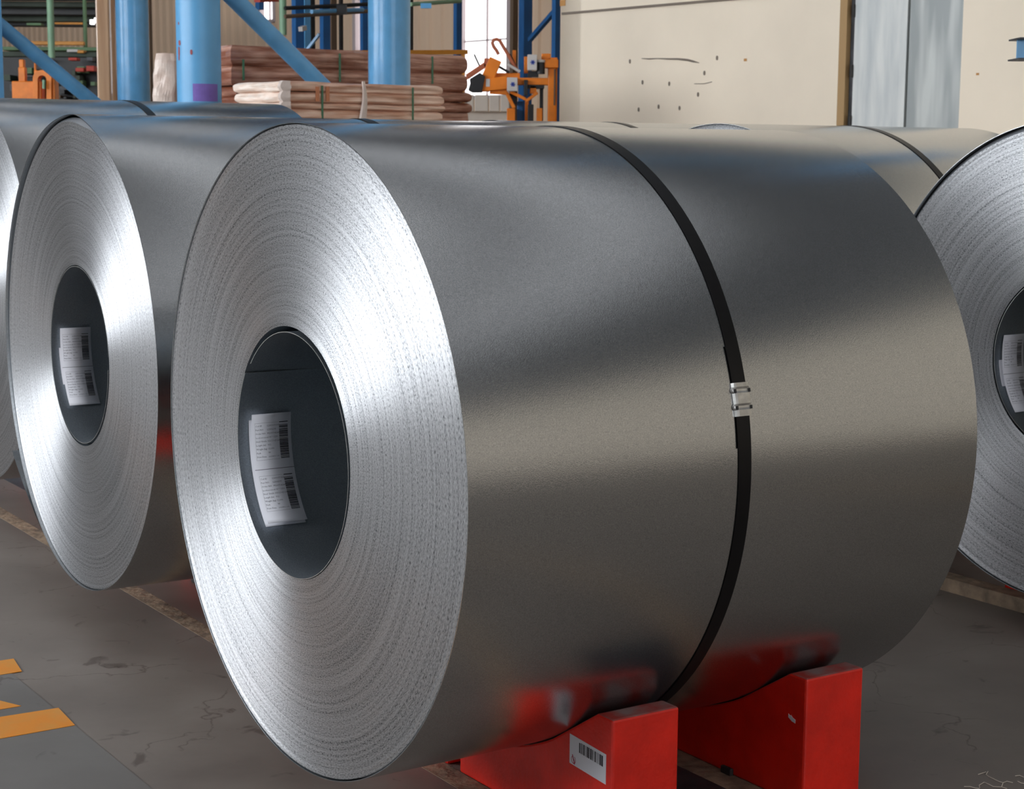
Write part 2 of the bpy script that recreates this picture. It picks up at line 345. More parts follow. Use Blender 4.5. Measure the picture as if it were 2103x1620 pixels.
# door
door = empty('door_1', uv(WU, (dj + dr) / 2, 0), HALL_YAW, kind='structure'); hw = (dj - dr) / 2
mb = MB(); mb.box((0.0, hw - 0.075, 0), (0.12, hw, 4.0)); mb.build('jamb', M['frame_tan'], door)
mb = MB(); mb.box((0.05, hw - 0.12, 0), (0.1, hw - 0.075, 4.0)); mb.build('hinge_strip', M['plate'], door)
mid = uv(WU, (dj + dr) / 2, 0).dot(V); seam = wv(1856).dot(V) - mid
mb = MB(); mb.box((0.04, seam + 0.012, 0.02), (0.09, hw - 0.12, 4.0)); mb.build('door_leaf', M['doorp'], door, bevel=0.004)
mb = MB(); mb.box((0.04, -hw + .005, 0.02), (0.09, seam - 0.012, 4.0)); mb.build('door_leaf', M['doorp2'], door, bevel=0.004)
mb = MB(); mb.box((0.07, seam - .02, 0), (0.1, seam + .02, 4.0)); mb.build('seam_strip', M['dark'], door)
for py in (22, 146, 250):
    z = wv(1745, py).z; mb = MB(); mb.tube([(0.03, hw - 0.115, z - .05), (0.03, hw - 0.115, z + .05)], 0.012, 8); mb.build('hinge', M['dark'], door)

# ================================================================== COILS
YAW = 33.1909
ROWROT = R_(33.2257); AX = Vector((cos(ROWROT), sin(ROWROT), 0)); HH = Vector((-AX.y, AX.x, 0))
C0 = Vector((-0.500, 4.007, 0))
def row(a, h, z=0.0): return C0 + AX * a + HH * h + Vector((0, 0, z))
ZB = 0.127; BR = 0.30
SEG = 256
def spiral_sheet(R, x0, x1, th0, th1, dr, thick, n, cy=0.0, cz=0.0, edge_mi=0):
    """thin sheet wound from th0 to th1 (radians) with radius R + dr(t); returns MB"""
    mb = MB(); vs = []; fs = []
    for i in range(n + 1):
        t = i / n; th = th0 + (th1 - th0) * t; r = R + dr(t)
        for rr in (r, r - thick):
            for x in (x0, x1): vs.append((x, cy + rr * cos(th), cz + rr * sin(th)))
    sm = []
    for i in range(n):
        a = 4 * i; b = a + 4
        fs += [(a, a + 1, b + 1, b), (a + 2, b + 2, b + 3, a + 3)]
    mb.add(vs, fs, True)
    o = []
    for i in range(n):
        a = 4 * i; b = a + 4; o += [(a, b, b + 2, a + 2), (a + 1, a + 3, b + 3, b + 1)]
    o += [(0, 2, 3, 1), (4 * n, 4 * n + 1, 4 * n + 3, 4 * n + 2)]
    for f in o: mb.f.append(f); mb.mi.append(edge_mi)
    return mb
def end_face(R, x, sgn, oy, oz, gap, seed, nr=150, amp=0.0003, steps=()):
    rnd = random.Random(seed); me = bpy.data.meshes.new('end_face'); vs = []; fs = []; uvs = []
    prev = 0; cone = 0.004
    rad = []
    for j in range(nr + 1):
        t = j / nr; prev = prev * 0.6 + rnd.uniform(-1, 1) * amp
        off = prev + sum(s_ for t_, s_ in steps if t >= t_)
        rad.append((t, off))
    for t, off in rad:
        for k in range(SEG):
            th = 2 * pi * k / SEG; ro = R - 0.004 - gap(th)
            y = (oy + BR * cos(th)) * (1 - t) + ro * cos(th) * t; z = (oz + BR * sin(th)) * (1 - t) + ro * sin(th) * t
            vs.append((x + sgn * off, y, z))
    n = len(vs)                              # step back at the outer rim: the dark gap under the last wrap
    for k in range(SEG):
        v = vs[nr * SEG + k]; th = 2 * pi * k / SEG; q = (R - 0.0024) / (R - 0.004 - gap(th)); vs.append((x - sgn * (0.010 if gap(th) > .004 else .03), v[1] * q, v[2] * q))
    for j in range(nr + 1):
        for k in range(SEG):
            a = j * SEG + k; b = j * SEG + (k + 1) % SEG; c = b + SEG; d = a + SEG
            fs.append((a, b, c, d) if sgn < 0 else (a, d, c, b))
    me.from_pydata(vs, [], fs); me.update()
    ul = me.uv_layers.new(name='UVMap'); mid_ = (BR + R) / 2
    data = ul.data; li = 0
    for p in me.polygons:
        p.use_smooth = True
        j = p.index // SEG; k = p.index % SEG
        p.material_index = 1 if j == nr else 0
        for vi, l in zip(p.vertices, p.loop_indices):
            jj = min(vi // SEG, nr); kk = vi % SEG
            if kk == 0 and k == SEG - 1: kk = SEG
            data[l].uv = (kk / SEG * 2 * pi * mid_, BR + (R - BR) * jj / nr)
    me.materials.append(M['edges']); me.materials.append(M['shade'])
    ob = bpy.data.objects.new('end_face', me); COL.objects.link(ob); return ob
def txt_mesh(body, size):
    cu = bpy.data.curves.new('t', 'FONT'); cu.body = body; cu.size = size; cu.resolution_u = 1
    o = bpy.data.objects.new('t', cu); COL.objects.link(o)
    dg = bpy.context.evaluated_depsgraph_get(); me = bpy.data.meshes.new_from_object(o.evaluated_get(dg))
    r = ([tuple(v.co) for v in me.vertices], [tuple(p.vertices) for p in me.polygons])
    bpy.data.objects.remove(o); bpy.data.meshes.remove(me); bpy.data.curves.remove(cu); return r
ROWS = [('Coil ID', 'L2301071305'), ('Part NO.', 'L2306295'), ('Order NO.', 'M20071424A'), ('Specification(mm)', '1.00 * 1250'), ('Steel Grade', 'SGCC+Z120'), ('Length (m)', '912'), ('Weight (kg)', '12,090'), ('Pack', 'W'), ('Print Date', '2023/8/31 1:39')]
_tag_cache = {}
def tag_art():
    if 'a' in _tag_cache: return _tag_cache['a']
    out = []      # s to the right 0..0.108, t down 0..0.30
    for half in (0, 1):
        rnd = random.Random(3); tx = MB(); bc = MB()
        t0 = 0.028 + half * 0.142; dt = 0.0103
        for i, (a, b) in enumerate(ROWS):
            for body, s0 in ((a, 0.010), (b, 0.042)):
                vs, fs = txt_mesh(body, 0.0062 if len(body) < 14 else 0.0048)
                tx.add([(s0 + x, t0 + i * dt + 0.006 - y, 0) for x, y, z in vs], fs)
        tx.box((0.008, t0 - 0.004, 0), (0.072, t0 - 0.0036, 0)); tx.box((0.008, t0 + 9.2 * dt, 0), (0.072, t0 + 9.2 * dt + .0004, 0)); tx.box((0.008, t0 - 0.004, 0), (0.0083, t0 + 9.2 * dt, 0))
        y = t0 - 0.0045; bc.box((0.075, y, 0), (0.099, y + 0.0022, 0)); y += 0.008
        while y < t0 + 9.0 * dt:
            w_ = rnd.choice((.0007, .0012, .0018, .0026)); 
            bc.box((0.075, y, 0), (0.099, y + w_, 0)); y += w_ + rnd.choice((.0006, .0009, .0014))
        out += [(tx, 'printed_text', 'ink2'), (bc, 'barcode', 'ink')]
    _tag_cache['a'] = out; return out
def make_tag(parent, oy, oz, cz, a_top, a_bot, th_top, th_bot, seed):
    """paper tag folded in two, stuck to the wall of the bore"""
    def P(s, t, r):          # s across (into the bore), t down along the arc 0..1 ; slant handled by a_top/a_bot
        th = R_(th_top + (th_bot - th_top) * t); a0 = a_top + (a_bot - a_top) * t
        rr = r - 0.006 * sin(pi * t)
        return (a0 + s, oy + rr * cos(th), cz + oz + rr * sin(th))
    n = 24; Wd = 0.108
    def sheet(r, s0, s1, t0, t1, th=0.0004):
        mb = MB(); vs = []; fs = []
        for i in range(n + 1):
            t = t0 + (t1 - t0) * i / n
            vs += [P(s0, t, r), P(s1, t, r), P(s1, t, r + th), P(s0, t, r + th)]
        for i in range(n):
            a = 4 * i; b = a + 4; fs += [(a, a + 1, b + 1, b), (a + 1, a + 2, b + 2, b + 1), (a + 2, a + 3, b + 3, b + 2), (a + 3, a, b, b + 3)]
        fs += [(0, 3, 2, 1), (4 * n, 4 * n + 1, 4 * n + 2, 4 * n + 3)]
        return mb.add(vs, fs, True)
    tg = sheet(0.284, 0, Wd, 0, 1).build('paper_tag', M['paper'], parent)
    tg['label'] = 'white printed paper tag'
    sheet(0.2965, -0.002, Wd - .0, 0.06, 1.0).build('backing_sheet', M['paper'], tg)
    sheet(0.2835, 0.0, Wd, 0.492, 0.4965, 0.0003).build('fold_crease', M['ink2'], tg)
    for src, nm, m_ in tag_art():
        o = MB(); o.add([P(x, y / 0.30, 0.2836) for x, y, z in src.v], src.f); o.build(nm, M[m_], tg)
def make_coil(i, loc, yaw, R, L, oy, oz, label, strap_a=None, seal_th=None, gap=lambda th: 0.0, wrap=None, liner=(41, 1, 0.0), tagp=None, detail=True, proud=0.004, group='galvanised steel coils', tail=False):
    root = empty('steel_coil', loc, yaw, label, 'steel coil', group); cz = ZB + R
    dw = wrap or (lambda th: 0.0)
    # outer wrap: one thin sheet around the whole coil, standing slightly proud of the end
    n = SEG; mb = MB(); vs = []; fs = []; x0, x1 = -proud, L + 0.002
    for k in range(n):
        th = 2 * pi * k / n; r = R + dw(th)
        for rr, x in ((r, x0), (r, x1), (r - 0.0018, x0), (r - 0.0018, x1)): vs.append((x, rr * cos(th), cz + rr * sin(th)))
    f1 = []; f2 = []
    for k in range(n):
        a = 4 * k; b = 4 * ((k + 1) % n); f1 += [(a, a + 1, b + 1, b), (a + 2, b + 2, b + 3, a + 3)]; f2 += [(a, b, b + 2, a + 2), (a + 1, a + 3, b + 3, b + 1)]
    mb.add(vs, f1, True)
    for f in f2: mb.f.append(f); mb.mi.append(0)
    mb.build('outer_wrap', M['steel'], root)
    steps = ((0.965, -0.0012), (0.975, 0.0016)) if detail else ()
    ef = end_face(R, 0.0, -1, oy, oz, gap, 11 + i, nr=150 if detail else 12, steps=steps); ef.parent = root; ef.location = (0, 0, cz); ef['label'] = 'bright end of wound sheet edges'
    eb = end_face(R, L, 1, 0, 0, lambda th: 0.0, 31 + i, nr=10); eb.parent = root; eb.location = (0, 0, cz)
    # second last wrap, visible as a thin ring near the rim
    # bore
    mb = MB(); vs = []; fs = []; nx = 4
    for j in range(nx + 1):
        t = j / nx
        for k in range(n): th = 2 * pi * k / n; vs.append((L * t, oy * (1 - t) + BR * cos(th), cz + oz * (1 - t) + BR * sin(th)))
    for j in range(nx):
        for k in range(n): a = j * n + k; b = j * n + (k + 1) % n; fs.append((a, b, b + n, a + n))
    mb.add(vs, fs, True); mb.build('bore_wall', M['bore'], root)
    s0, sg, dz = liner
    lin_ = spiral_sheet(BR - 0.010, -0.001, L * 0.98, R_(s0), R_(s0) + sg * R_(352), lambda t: 0.009 * t ** 1.3, 0.0014, 200, oy, cz + oz + dz, 1)
    lo = lin_.build('inner_wrap', [M['bore'], M['seal']], root)
    if tagp: make_tag(root, oy, oz, cz, *tagp, seed=0 if i == 0 else 1)
    if strap_a is not None:
        sm = spiral_sheet(R + 0.0022, strap_a - 0.018, strap_a + 0.018, R_(-90), R_(270), lambda t: dw(2 * pi * t - pi / 2) + 0.0002, 0.0016, SEG)
        sm.v = [(x, y, z + cz) for x, y, z in sm.v]
        st = sm.build('strap', M['strap'], root); st['label'] = 'black steel strap'
        if seal_th is not None:
            def Q(a, th, r): return (strap_a + a, (R + r) * cos(R_(th)), cz + (R + r) * sin(R_(th)))
            ov = spiral_sheet(R + 0.0040, strap_a - 0.021, strap_a + 0.012, R_(seal_th - 9), R_(seal_th + 8), lambda t: 0, 0.0014, 24)
            ov.v = [(x, y, z + cz) for x, y, z in ov.v]; ov.build('strap_end', M['strap'], st)
            mb = MB(); n2 = 16; vs = []; fs = []
            # folded seal with crimp notches along both edges
            for j in range(n2 + 1):
                th = seal_th - 2.75 + 5.5 * j / n2; cr = 1.0 if j % 8 in (3, 4) else 0.0; w = 0.0205 + 0.004 * cr
                vs += [Q(-w - .003, th, 0.001), Q(-w, th, 0.0075 - 0.003 * cr), Q(-w + 0.006, th, 0.0085 - .002 * cr), Q(w - 0.006, th, 0.0085 - .002 * cr), Q(w, th, 0.0075 - .003 * cr), Q(w + .003, th, 0.001)]
            for j in range(n2):
                for q in range(5): a = 6 * j + q; fs.append((a, a + 1, a + 7, a + 6))
            fs += [(0, 1, 2, 3, 4, 5), tuple(6 * n2 + q for q in (5, 4, 3, 2, 1, 0))]
            mb.add(vs, fs); mb.build('strap_seal', M['seal'], st)['label'] = 'silver crimped strap seal'
            for dth in (-1.7, 1.05):
                for a in (-0.0215, 0.0185):
                    mb = MB()
                    vs = [Q(a + x, seal_th + dth + y, 0.0092) for x, y in ((0, 0), (0.005, 0), (0.005, .6), (0, .6))]
                    vs += [Q(a + x, seal_th + dth + y, 0.004) for x, y in ((0, 0), (0.005, 0), (0.005, .6), (0, .6))]
                    mb.add(vs, [(0, 1, 2, 3), (7, 6, 5, 4), (0, 4, 5, 1), (1, 5, 6, 2), (2, 6, 7, 3), (3, 7, 4, 0)])
                    mb.build('crimp_notch', M['black'], st)
    if tail:
        tl = spiral_sheet(R + 0.002, -proud, L, R_(-60), R_(-30), lambda t: 0.085 * t ** 1.7, 0.0016, 40)
        tl.v = [(x, y, z + cz) for x, y, z in tl.v]; tl.build('loose_end', M['steel'], root)['label'] = 'loose sprung end of the outer sheet'
    return root
def wrapang(th): return (th + pi) % (2 * pi) - pi
def bumpf(c, w, a): return lambda th: a * math.exp(-(wrapang(th - R_(c)) / R_(w)) ** 2)

make_coil(0, (-0.500, 4.007, 0), R_(33.226), 0.764, 1.445, 0.039, -0.006,
          'largest nearest steel coil, full front, with silver strap seal and long printed tag', 0.709, 167.3,
          gap=bumpf(200, 75, 0.002), liner=(42, 1, -0.004), tagp=(0.030, 0.030, 10.5, -47.5))
make_coil(1, (-1.447, 5.735, 0), R_(32.06), 0.783, 1.805, -0.022, 0.001,
          'steel coil left of the nearest one, outer sheet end sprung loose', 1.03,
          gap=lambda th: bumpf(45, 50, 0.016)(th) + bumpf(100, 9, 0.012)(th), wrap=bumpf(96, 9, 0.010), liner=(183, 1, 0.0), tagp=(0.026, 0.030, 13.2, -43.5), tail=True, proud=0.012)
make_coil(2, (-2.364, 7.644, 0), R_(32.74), 0.839, 1.428, 0, 0,
          'steel coil at the left edge with only the right rim of its end showing', 0.70, gap=bumpf(160, 60, 0.003))
make_coil(3, (1.785, 5.639, 0), R_(34.717), 0.791, 1.445, -0.028, 0.004,
          'steel coil cut off by the right edge, tag in its dark bore', 0.72, gap=bumpf(75, 60, 0.014), liner=(-150, 1, 0.0), tagp=(0.026, 0.022, 13.3, -42), proud=0.010)
r1 = Vector((1.785, 5.639, 0)); a3 = R_(34.717); h3 = Vector((-sin(a3), cos(a3), 0)); x3 = Vector((cos(a3), sin(a3), 0))
make_coil(4, r1 + h3 * 1.7, a3, 0.79, 1.445, 0, 0, 'steel coil body between the nearest coil and the right-edge one, its strap showing', 0.72, detail=False)
make_coil(5, r1 + h3 * 3.5 + x3 * 0.12, a3, 0.806, 1.445, 0, 0, 'steel coil seen only as a thin sliver of top above the nearest coil', 0.72, detail=False)

# ------------------------------------------------------------------ red saddle blocks and floor tracks
def saddle_profile(R, side, h0=-0.60, h1=0.06):
    if side < 0: h0 = -0.46
    cz = ZB + R; top = 0.327 if side > 0 else 0.238; f = lambda h: cz - math.sqrt(R * R - h * h) - 0.002
    prof = [(h0, 0.001), (h0, top), (h0 + 0.06, top)]
    hh = -0.36
    while hh < h1 - 0.01: prof.append((hh, f(hh))); hh += 0.03
    prof += [(h1, f(h1) - 0.004), (h1, 0.001)]
    return [(h * side, z) for h, z in prof]
def saddle(a, hc, R, side, label, yaw=ROWROT, base=None, thick=0.19, wide=True):
    A = Vector((cos(yaw), sin(yaw), 0)); Hh = Vector((-sin(yaw), cos(yaw), 0)); o = (base if base is not None else C0) + Hh * hc + A * a
    root = empty('saddle_block', o, yaw, label, 'coil block', 'red coil saddle blocks')
    prof = saddle_profile(R, side, h1=0.06 if wide else -0.12)
    mb = MB(); mb.prism(prof, 0, thick, lambda a_, h, z: (a_, h, z))
    n = len(prof)
    for i in range(2, 2 + n):                      # upper faces get the scuffed paint
        k = i - 2; z0, z1 = prof[k][1], prof[(k + 1) % n][1]
        if z0 > 0.01 and z1 > 0.01 and k >= 1: mb.mi[i] = 1
    mb.build('block_body', [M['red'], M['redtop']], root, bevel=0.006)
    mb = MB(); mb.box((-0.012, side * -0.32 - 0.02, 0.0005), (0.0, side * -0.32 + 0.02, 0.02)); mb.build('foot_cleat', M['dark'], root, bevel=0.003)
    return root
blk = saddle(0.483, 0, 0.764, 1, 'front red saddle block under the nearest coil, with barcode sticker')
saddle(1.068, 0, 0.764, 1, 'rear red saddle block under the nearest coil, with torn white scrap')
for a, w in ((0.483, 'front'), (1.068, 'rear')):
    saddle(a, 0, 0.764, -1, 'dark red %s block on the far side under the nearest coil' % w, wide=False)
M2 = Vector((-1.447, 5.735, 0)); y2 = R_(32.06)
for a, w in ((0.53, 'front'), (1.25, 'rear')):
    saddle(a, 0, 0.783, 1, 'red %s block on the near side under the coil left of the nearest' % w, y2, M2)
    saddle(a, 0, 0.783, -1, 'red %s block on the far side under the coil left of the nearest' % w, y2, M2, wide=False)
M3 = Vector((-2.364, 7.644, 0)); y3 = R_(32.74)
for a, w in ((0.35, 'front'), (0.95, 'rear')):
    saddle(a, 0, 0.839, 1, 'red %s block on the near side under the left-edge coil' % w, y3, M3)
    saddle(a, 0, 0.839, -1, 'red %s block on the far side under the left-edge coil' % w, y3, M3, wide=False)
for k, (p, nm, RR) in enumerate(((r1, 'right-edge coil', .791), (r1 + h3 * 1.7, 'coil behind the nearest one', .79), (r1 + h3 * 3.5 + x3 * .12, 'coil seen as a sliver', .806))):
    for a, w in ((0.35, 'front'), (0.95, 'rear')):
        saddle(a, 0, RR, 1, 'red %s block on the near side under the %s' % (w, nm), a3, p)
        saddle(a, 0, RR, -1, 'red %s block on the far side under the %s' % (w, nm), a3, p, wide=False)
# sticker on the front block: local frame (a, h, z) of the block, left face at a = 0
st = empty('barcode_sticker', row(0.483, -0.433, 0.24), ROWROT, 'white barcode sticker on the front red block', 'sticker')
def stq(s, t, off=0.0012):      # s 0..1 right, t 0..1 down
    h = -0.001 + s * -0.143; z = 0.009 - t * 0.071 - s * 0.008
    return (-off, h, z)
mb = MB(); c4 = [stq(0, 0), stq(1, 0), stq(1, 1), stq(0, 1)]; mb.add(c4 + [(-0.0004, y, z) for x, y, z in c4], [(0, 1, 2, 3), (7, 6, 5, 4), (0, 4, 5, 1), (1, 5, 6, 2), (2, 6, 7, 3), (3, 7, 4, 0)])
mb.build('sticker_paper', M['paper'], st)
mb = MB(); s = 0.27; rnd = random.Random(9)
while s < 0.9:
    w_ = rnd.choice((0.006, 0.01, 0.018, 0.03)); t0 = 0.1 if s > .3 else .12
    mb.add([stq(s, t0, .0016), stq(s + w_, t0, .0016), stq(s + w_, .46, .0016), stq(s, .46, .0016)], [(0, 1, 2, 3)]); s += w_ + rnd.choice((0.008, 0.014, 0.02))
mb.build('barcode', M['ink'], st)
mb = MB(); n = 22; vs = []
for k in range(n + 1):
    th = R_(60) - R_(290) * k / n; w_ = 1 + 0.25 * sin(pi * k / n)
    for rr in (0.068 * w_ * .8, 0.068 * w_ * 0.64): vs.append(stq(0.115 + rr * cos(th), 0.80 - rr * 2.2 * sin(th), .0016))
mb.add(vs, [(2 * k, 2 * k + 1, 2 * k + 3, 2 * k + 2) for k in range(n)])
mb.add([stq(a_, b_, .0017) for a_, b_ in ((0.075, .66), (0.095, .64), (.125, .80), (.10, .80))] + [stq(a_, b_, .0017) for a_, b_ in ((.10, .78), (.135, .78), (.16, .95), (.14, .96))], [(0, 1, 2, 3), (4, 5, 6, 7)])
mb.build('emblem', M['maroon'], st)['label'] = 'maroon ring with a slanted bolt'
mb = MB(); fr = [(1130, 0)]
pts = [(-0.540, 0.224), (-0.546, 0.220), (-0.549, 0.223), (-0.555, 0.218), (-0.565, 0.215), (-0.565, 0.206), (-0.553, 0.208), (-0.540, 0.215)]
mb.prism(pts, 1.0665, 1.0675, lambda a_, h, z: row(a_, h, z)); sc = mb.build('paper_scrap', M['paper'], origin=row(1.067, -.55, .215)); tag(sc, 'small torn white paper scrap on the rear red block', 'paper scrap')

# tracks let into the floor: tan strips with a dark steel plate between them
for k, (a0, a1) in enumerate(((0.418, 0.485), (0.99, 1.083))):
    mb = MB(); mb.box((a0, -3.0, -0.02), (a1, 5.6, 0.0008), rot=Matrix.Rotation(ROWROT, 3, 'Z'), loc=C0)
    tag(mb.build('trim_%d' % (k + 1), M['rail']), kind='structure')
mb = MB(); mb.box((0.70, -0.8, -0.02), (0.99, 5.6, 0.002), rot=Matrix.Rotation(ROWROT, 3, 'Z'), loc=C0); tag(mb.build('trim_3', M['plate']), kind='structure')
mb = MB(); mb.box((2.98, -3.0, -0.02), (3.06, 5.6, 0.05), rot=Matrix.Rotation(ROWROT, 3, 'Z'), loc=C0); tag(mb.build('trim_4', M['rail'], bevel=0.003), kind='structure')
# walkway along the row and its orange bars
mb = MB(); mb.box((-2.4, -3.0, -0.02), (-0.235, 9.0, 0.0015), rot=Matrix.Rotation(ROWROT, 3, 'Z'), loc=C0); tag(mb.build('trim_5', M['walk']), kind='structure')
def mark(pts, label):
    mb = MB(); vs = [row(a, h, 0.0016) for a, h in pts] + [row(a, h, 0.0028) for a, h in pts]; n = len(pts)
    mb.add(vs, [tuple(range(n)), tuple(range(n, 2 * n))] + [(i, (i + 1) % n, n + (i + 1) % n, n + i) for i in range(n)])
    tag(mb.build('floor_marking', M['orange_paint'], origin=row(*pts[0])), label, 'floor marking', 'orange walkway bars')
mark([(-0.224, 1.108), (-0.235, 0.936), (-1.6, 0.93), (-1.6, 1.17)], 'widest and nearest orange bar painted on the floor')
mark([(-0.309, 1.181), (-0.45, 1.183), (-1.6, 1.21), (-1.6, 1.32), (-0.346, 1.262)], 'thin orange sliver painted between the two orange bars')
mark([(-0.183, 1.655), (-0.203, 1.509), (-1.6, 1.49), (-1.6, 1.68)], 'farther orange bar painted on the floor at the left edge')
# loose pale threads in the right corner
thr = empty('thread_scraps', at(2050, 1600, 4.4) * 1, 0, 'pale tangled threads lying on the floor in the lower right corner', 'thread')
thr.location = (1.30, 4.40, 0); 
def fl(px, py, z=0.002): d = ray(px, py); t = (z - H) / d.z; p = d * t; return Vector((p.x, p.y, z))
for ln in (((2009, 1590), (2025, 1585)), ((2029, 1584), (2025, 1590), (2031, 1595), (2040, 1599), (2050, 1604), (2060, 1607)), ((1980, 1615), (1992, 1615), (2003, 1618), (2012, 1619)),
           ((2012, 1617), (2011, 1612), (2021, 1606), (2030, 1610), (2040, 1615), (2058, 1616), (2068, 1619)), ((2057, 1615), (2060, 1607), (2068, 1604), (2080, 1607)), ((2085, 1593), (2094, 1592), (2103, 1596)), ((2090, 1604), (2098, 1608), (2106, 1609))):
    mb = MB(); mb.tube([fl(x, y) for x, y in ln], 0.0011, 6); child(mb.build('thread', M['thread']), thr)

# ================================================================== BACKGROUND
def post(px0, px1, Y, z0=0.0, z1=ZR, m='blue', name='steel_column', label='', cat='column', group=None, square=False, py=120):
    a = at(px0, py, Y); b = at(px1, py, Y); c = (a + b) / 2; r = (b - a).length / 2
    mb = MB()
    if square: mb.box((-r, -r * .8, z0), (r, r * .8, z1), rot=HROT, loc=(c.x, c.y, 0))
    else: mb.tube([(c.x, c.y, z0), (c.x, c.y, z1)], r, 40)
    o = mb.build(name, M[m], origin=(c.x, c.y, z0)); 
    if label: tag(o, label, cat, group)
    return o, c, r
# two lattice columns of the blue frame: pipes joined by sloping pipes
def pipe_column(c, r, name, label, chips=False, matk='blue'):
    root = empty('blue_column', (c.x, c.y, 0), 0, label, 'column', 'blue pipe columns')
    mb = MB(); mb.tube([(0, 0, 0), (0, 0, ZR)], r, 48); mb.build('pipe', M[matk], root)
    mb = MB(); mb.box((-r * 1.6, -r * 1.6, 0), (r * 1.6, r * 1.6, 0.03)); mb.build('base_plate', M[matk], root, bevel=0.004)
    return root
cB = (at(363, 120, 12.2) + at(453.5, 120, 12.2)) / 2; rB = 44.5 / F * 12.2
cC = (at(757, 120, 13.2) + at(842, 120, 13.2)) / 2; rC = 42.5 / F * 13.2
cA = (at(240.5, 120, 16.5) + at(306, 120, 16.5)) / 2; rA = 32.5 / F * 16.5
cD = at(-33, 120, 15.6); rD = 37 / F * 15.6
colB = pipe_column(cB, rB, 'B', 'thick blue pipe column with chipped paint and a violet patch', matk='blue_worn')
colC = pipe_column(cC, rC, 'C', 'thick blue pipe column standing behind the brown wrapped packs')
colA = pipe_column(cA, rA, 'A', 'narrower blue pipe column beside the tan wrapped boards')
colD = pipe_column(cD, rD, 'D', 'blue pipe column cut by the left edge of the photo')
def chip(root, c, r, px, py, w, h, m, nm, thick=0.0025, sides=9):
    d = ray(px, py); o = Vector((0, 0, H)); dx = Vector((d.x, d.y, 0)); q = Vector((c.x, c.y, 0))
    A = dx.dot(dx); B = -2 * dx.dot(q); K = q.dot(q) - r * r; disc = max(0, B * B - 4 * A * K); t = (-B - math.sqrt(disc)) / 2 / A
    p = o + d * t; th = math.atan2(p.y - c.y, p.x - c.x); mb = MB(); vs = []
    nx = 10
    for rr in (r - .003, r + thick):
        for j in (0, 1):
            for k in range(nx + 1):
                tt = th + (k / nx - .5) * w / r; vs.append((rr * cos(tt), rr * sin(tt), p.z + (j - .5) * h * (1 if sides == 4 else (0.35 + 0.65 * math.sqrt(max(0, 1 - (2 * k / nx - 1) ** 2))))))
    n = nx + 1; fs = []
    for k in range(nx):
        fs += [(2 * n + k, 2 * n + k + 1, 3 * n + k + 1, 3 * n + k), (k, k + 1, 2 * n + k + 1, 2 * n + k), (n + k, 3 * n + k, 3 * n + k + 1, n + k + 1)]
    fs += [(0, 2 * n, 3 * n, n), (nx, n + nx, 3 * n + nx, 2 * n + nx)]
    mb.add(vs, fs); mb.build(nm, M[m], root)
for px, py, w, h in ((369, 88, .022, .035), (368, 106, .018, .07), (393, 107, .016, .035), (367, 48, .010, .02), (368, 118, .014, .04)): chip(colB, cB, rB, px, py, w, h, 'rust', 'paint_chip')
chip(colB, cB, rB, 424, 190, 0.185, 0.118, 'violet', 'violet_patch', sides=4)
def line_pipe(p0, p1, c0, c1, r, label):     # sloping pipe between two columns
    a = at(p0[0], p0[1], c0); b = at(p1[0], p1[1], c1); t_ = (b - a).normalized(); a = a + t_ * (0.16 if p0[0] > 0 else 0.0); b = b - t_ * 0.16
    mb = MB(); mb.tube([a, b], r, 28); o = mb.build('brace_pipe', M['blue'], origin=a); return tag(o, label, 'brace', 'sloping blue brace pipes')
line_pipe((427, -56), (776, 290), 12.28, 13.12, 0.062, 'sloping blue brace pipe running down to the brown packs')
line_pipe((-12, 42), (262, 268), 15.7, 16.45, 0.064, 'sloping blue brace pipe at the upper left edge')
# grey-blue edge post at left border
post(-9, 4, 15.0, m='blue', label='pale blue post at the very left edge', square=True, name='edge_post', cat='post')

# tan wrapped boards by column A, white bale, dark strip
for x0, x1, Y, lab in ((200, 228, 17.2, 'tall tan wrapped boards standing left of the narrower blue column, wider piece'), (226, 242, 17.4, 'narrow tan wrapped board between the wider boards and the blue column')):
    a = at(x0, 100, Y); b = at(x1, 100, Y); mb = MB(); c = (a + b) / 2; w = (b - a).length / 2
    mb.box((-w, -0.05, 0), (w, 0.05, 5.2)); o = mb.build('wrapped_boards', M['boards'], origin=(0, 0, 0), bevel=0.015); o.location = (c.x, c.y, 0); tag(o, lab, 'boards')
post(307, 313, 16.9, m='brownpost', label='thin dark strip post on the right of the narrower blue column', square=True, name='slim_post', cat='post')
def lump(name, c, sx, sy, z0, z1, m, label, cat, seed=1, amp=0.035, f=3.0, n=(36, 40)):
    mb = MB(); vs = []; fs = []; nu, nv = n
    for j in range(nv + 1):
        t = j / nv; z = z0 + (z1 - z0) * t; k_ = max(0.55, min(1, (1 - t) * 40)) ** .5
        for i in range(nu):
            th = 2 * pi * i / nu; q = 0.62 + 0.38 / max(abs(cos(th)), abs(sin(th)))
            p = Vector((cos(th) * sx * q * k_, sin(th) * sy * q * k_, z))
            d = noise.noise(p * f + Vector((seed, 0, 0))) + 0.5 * noise.noise(p * f * 3 + Vector((0, seed, 0))) + .3 * noise.noise(p * f * 7)
            p += Vector((cos(th), sin(th), 0.5 * (t > .8))) * d * amp; vs.append(p)
    for j in range(nv):
        for i in range(nu): a = j * nu + i; b = j * nu + (i + 1) % nu; fs.append((a, b, b + nu, a + nu))
    fs.append(tuple(nv * nu + i for i in range(nu))); fs.append(tuple(i for i in range(nu))[::-1])
    mb.add(vs, fs); o = mb.build(name, M[m], origin=(0, 0, 0)); o.location = (c.x, c.y, 0); return tag(o, label, cat)
c = at(343, 150, 14.6); lump('wrapped_bale', c, 0.115, 0.11, 0, at(345, 110, 14.6).z, 'bag', 'crumpled white plastic wrapped bale between two blue columns', 'bale')

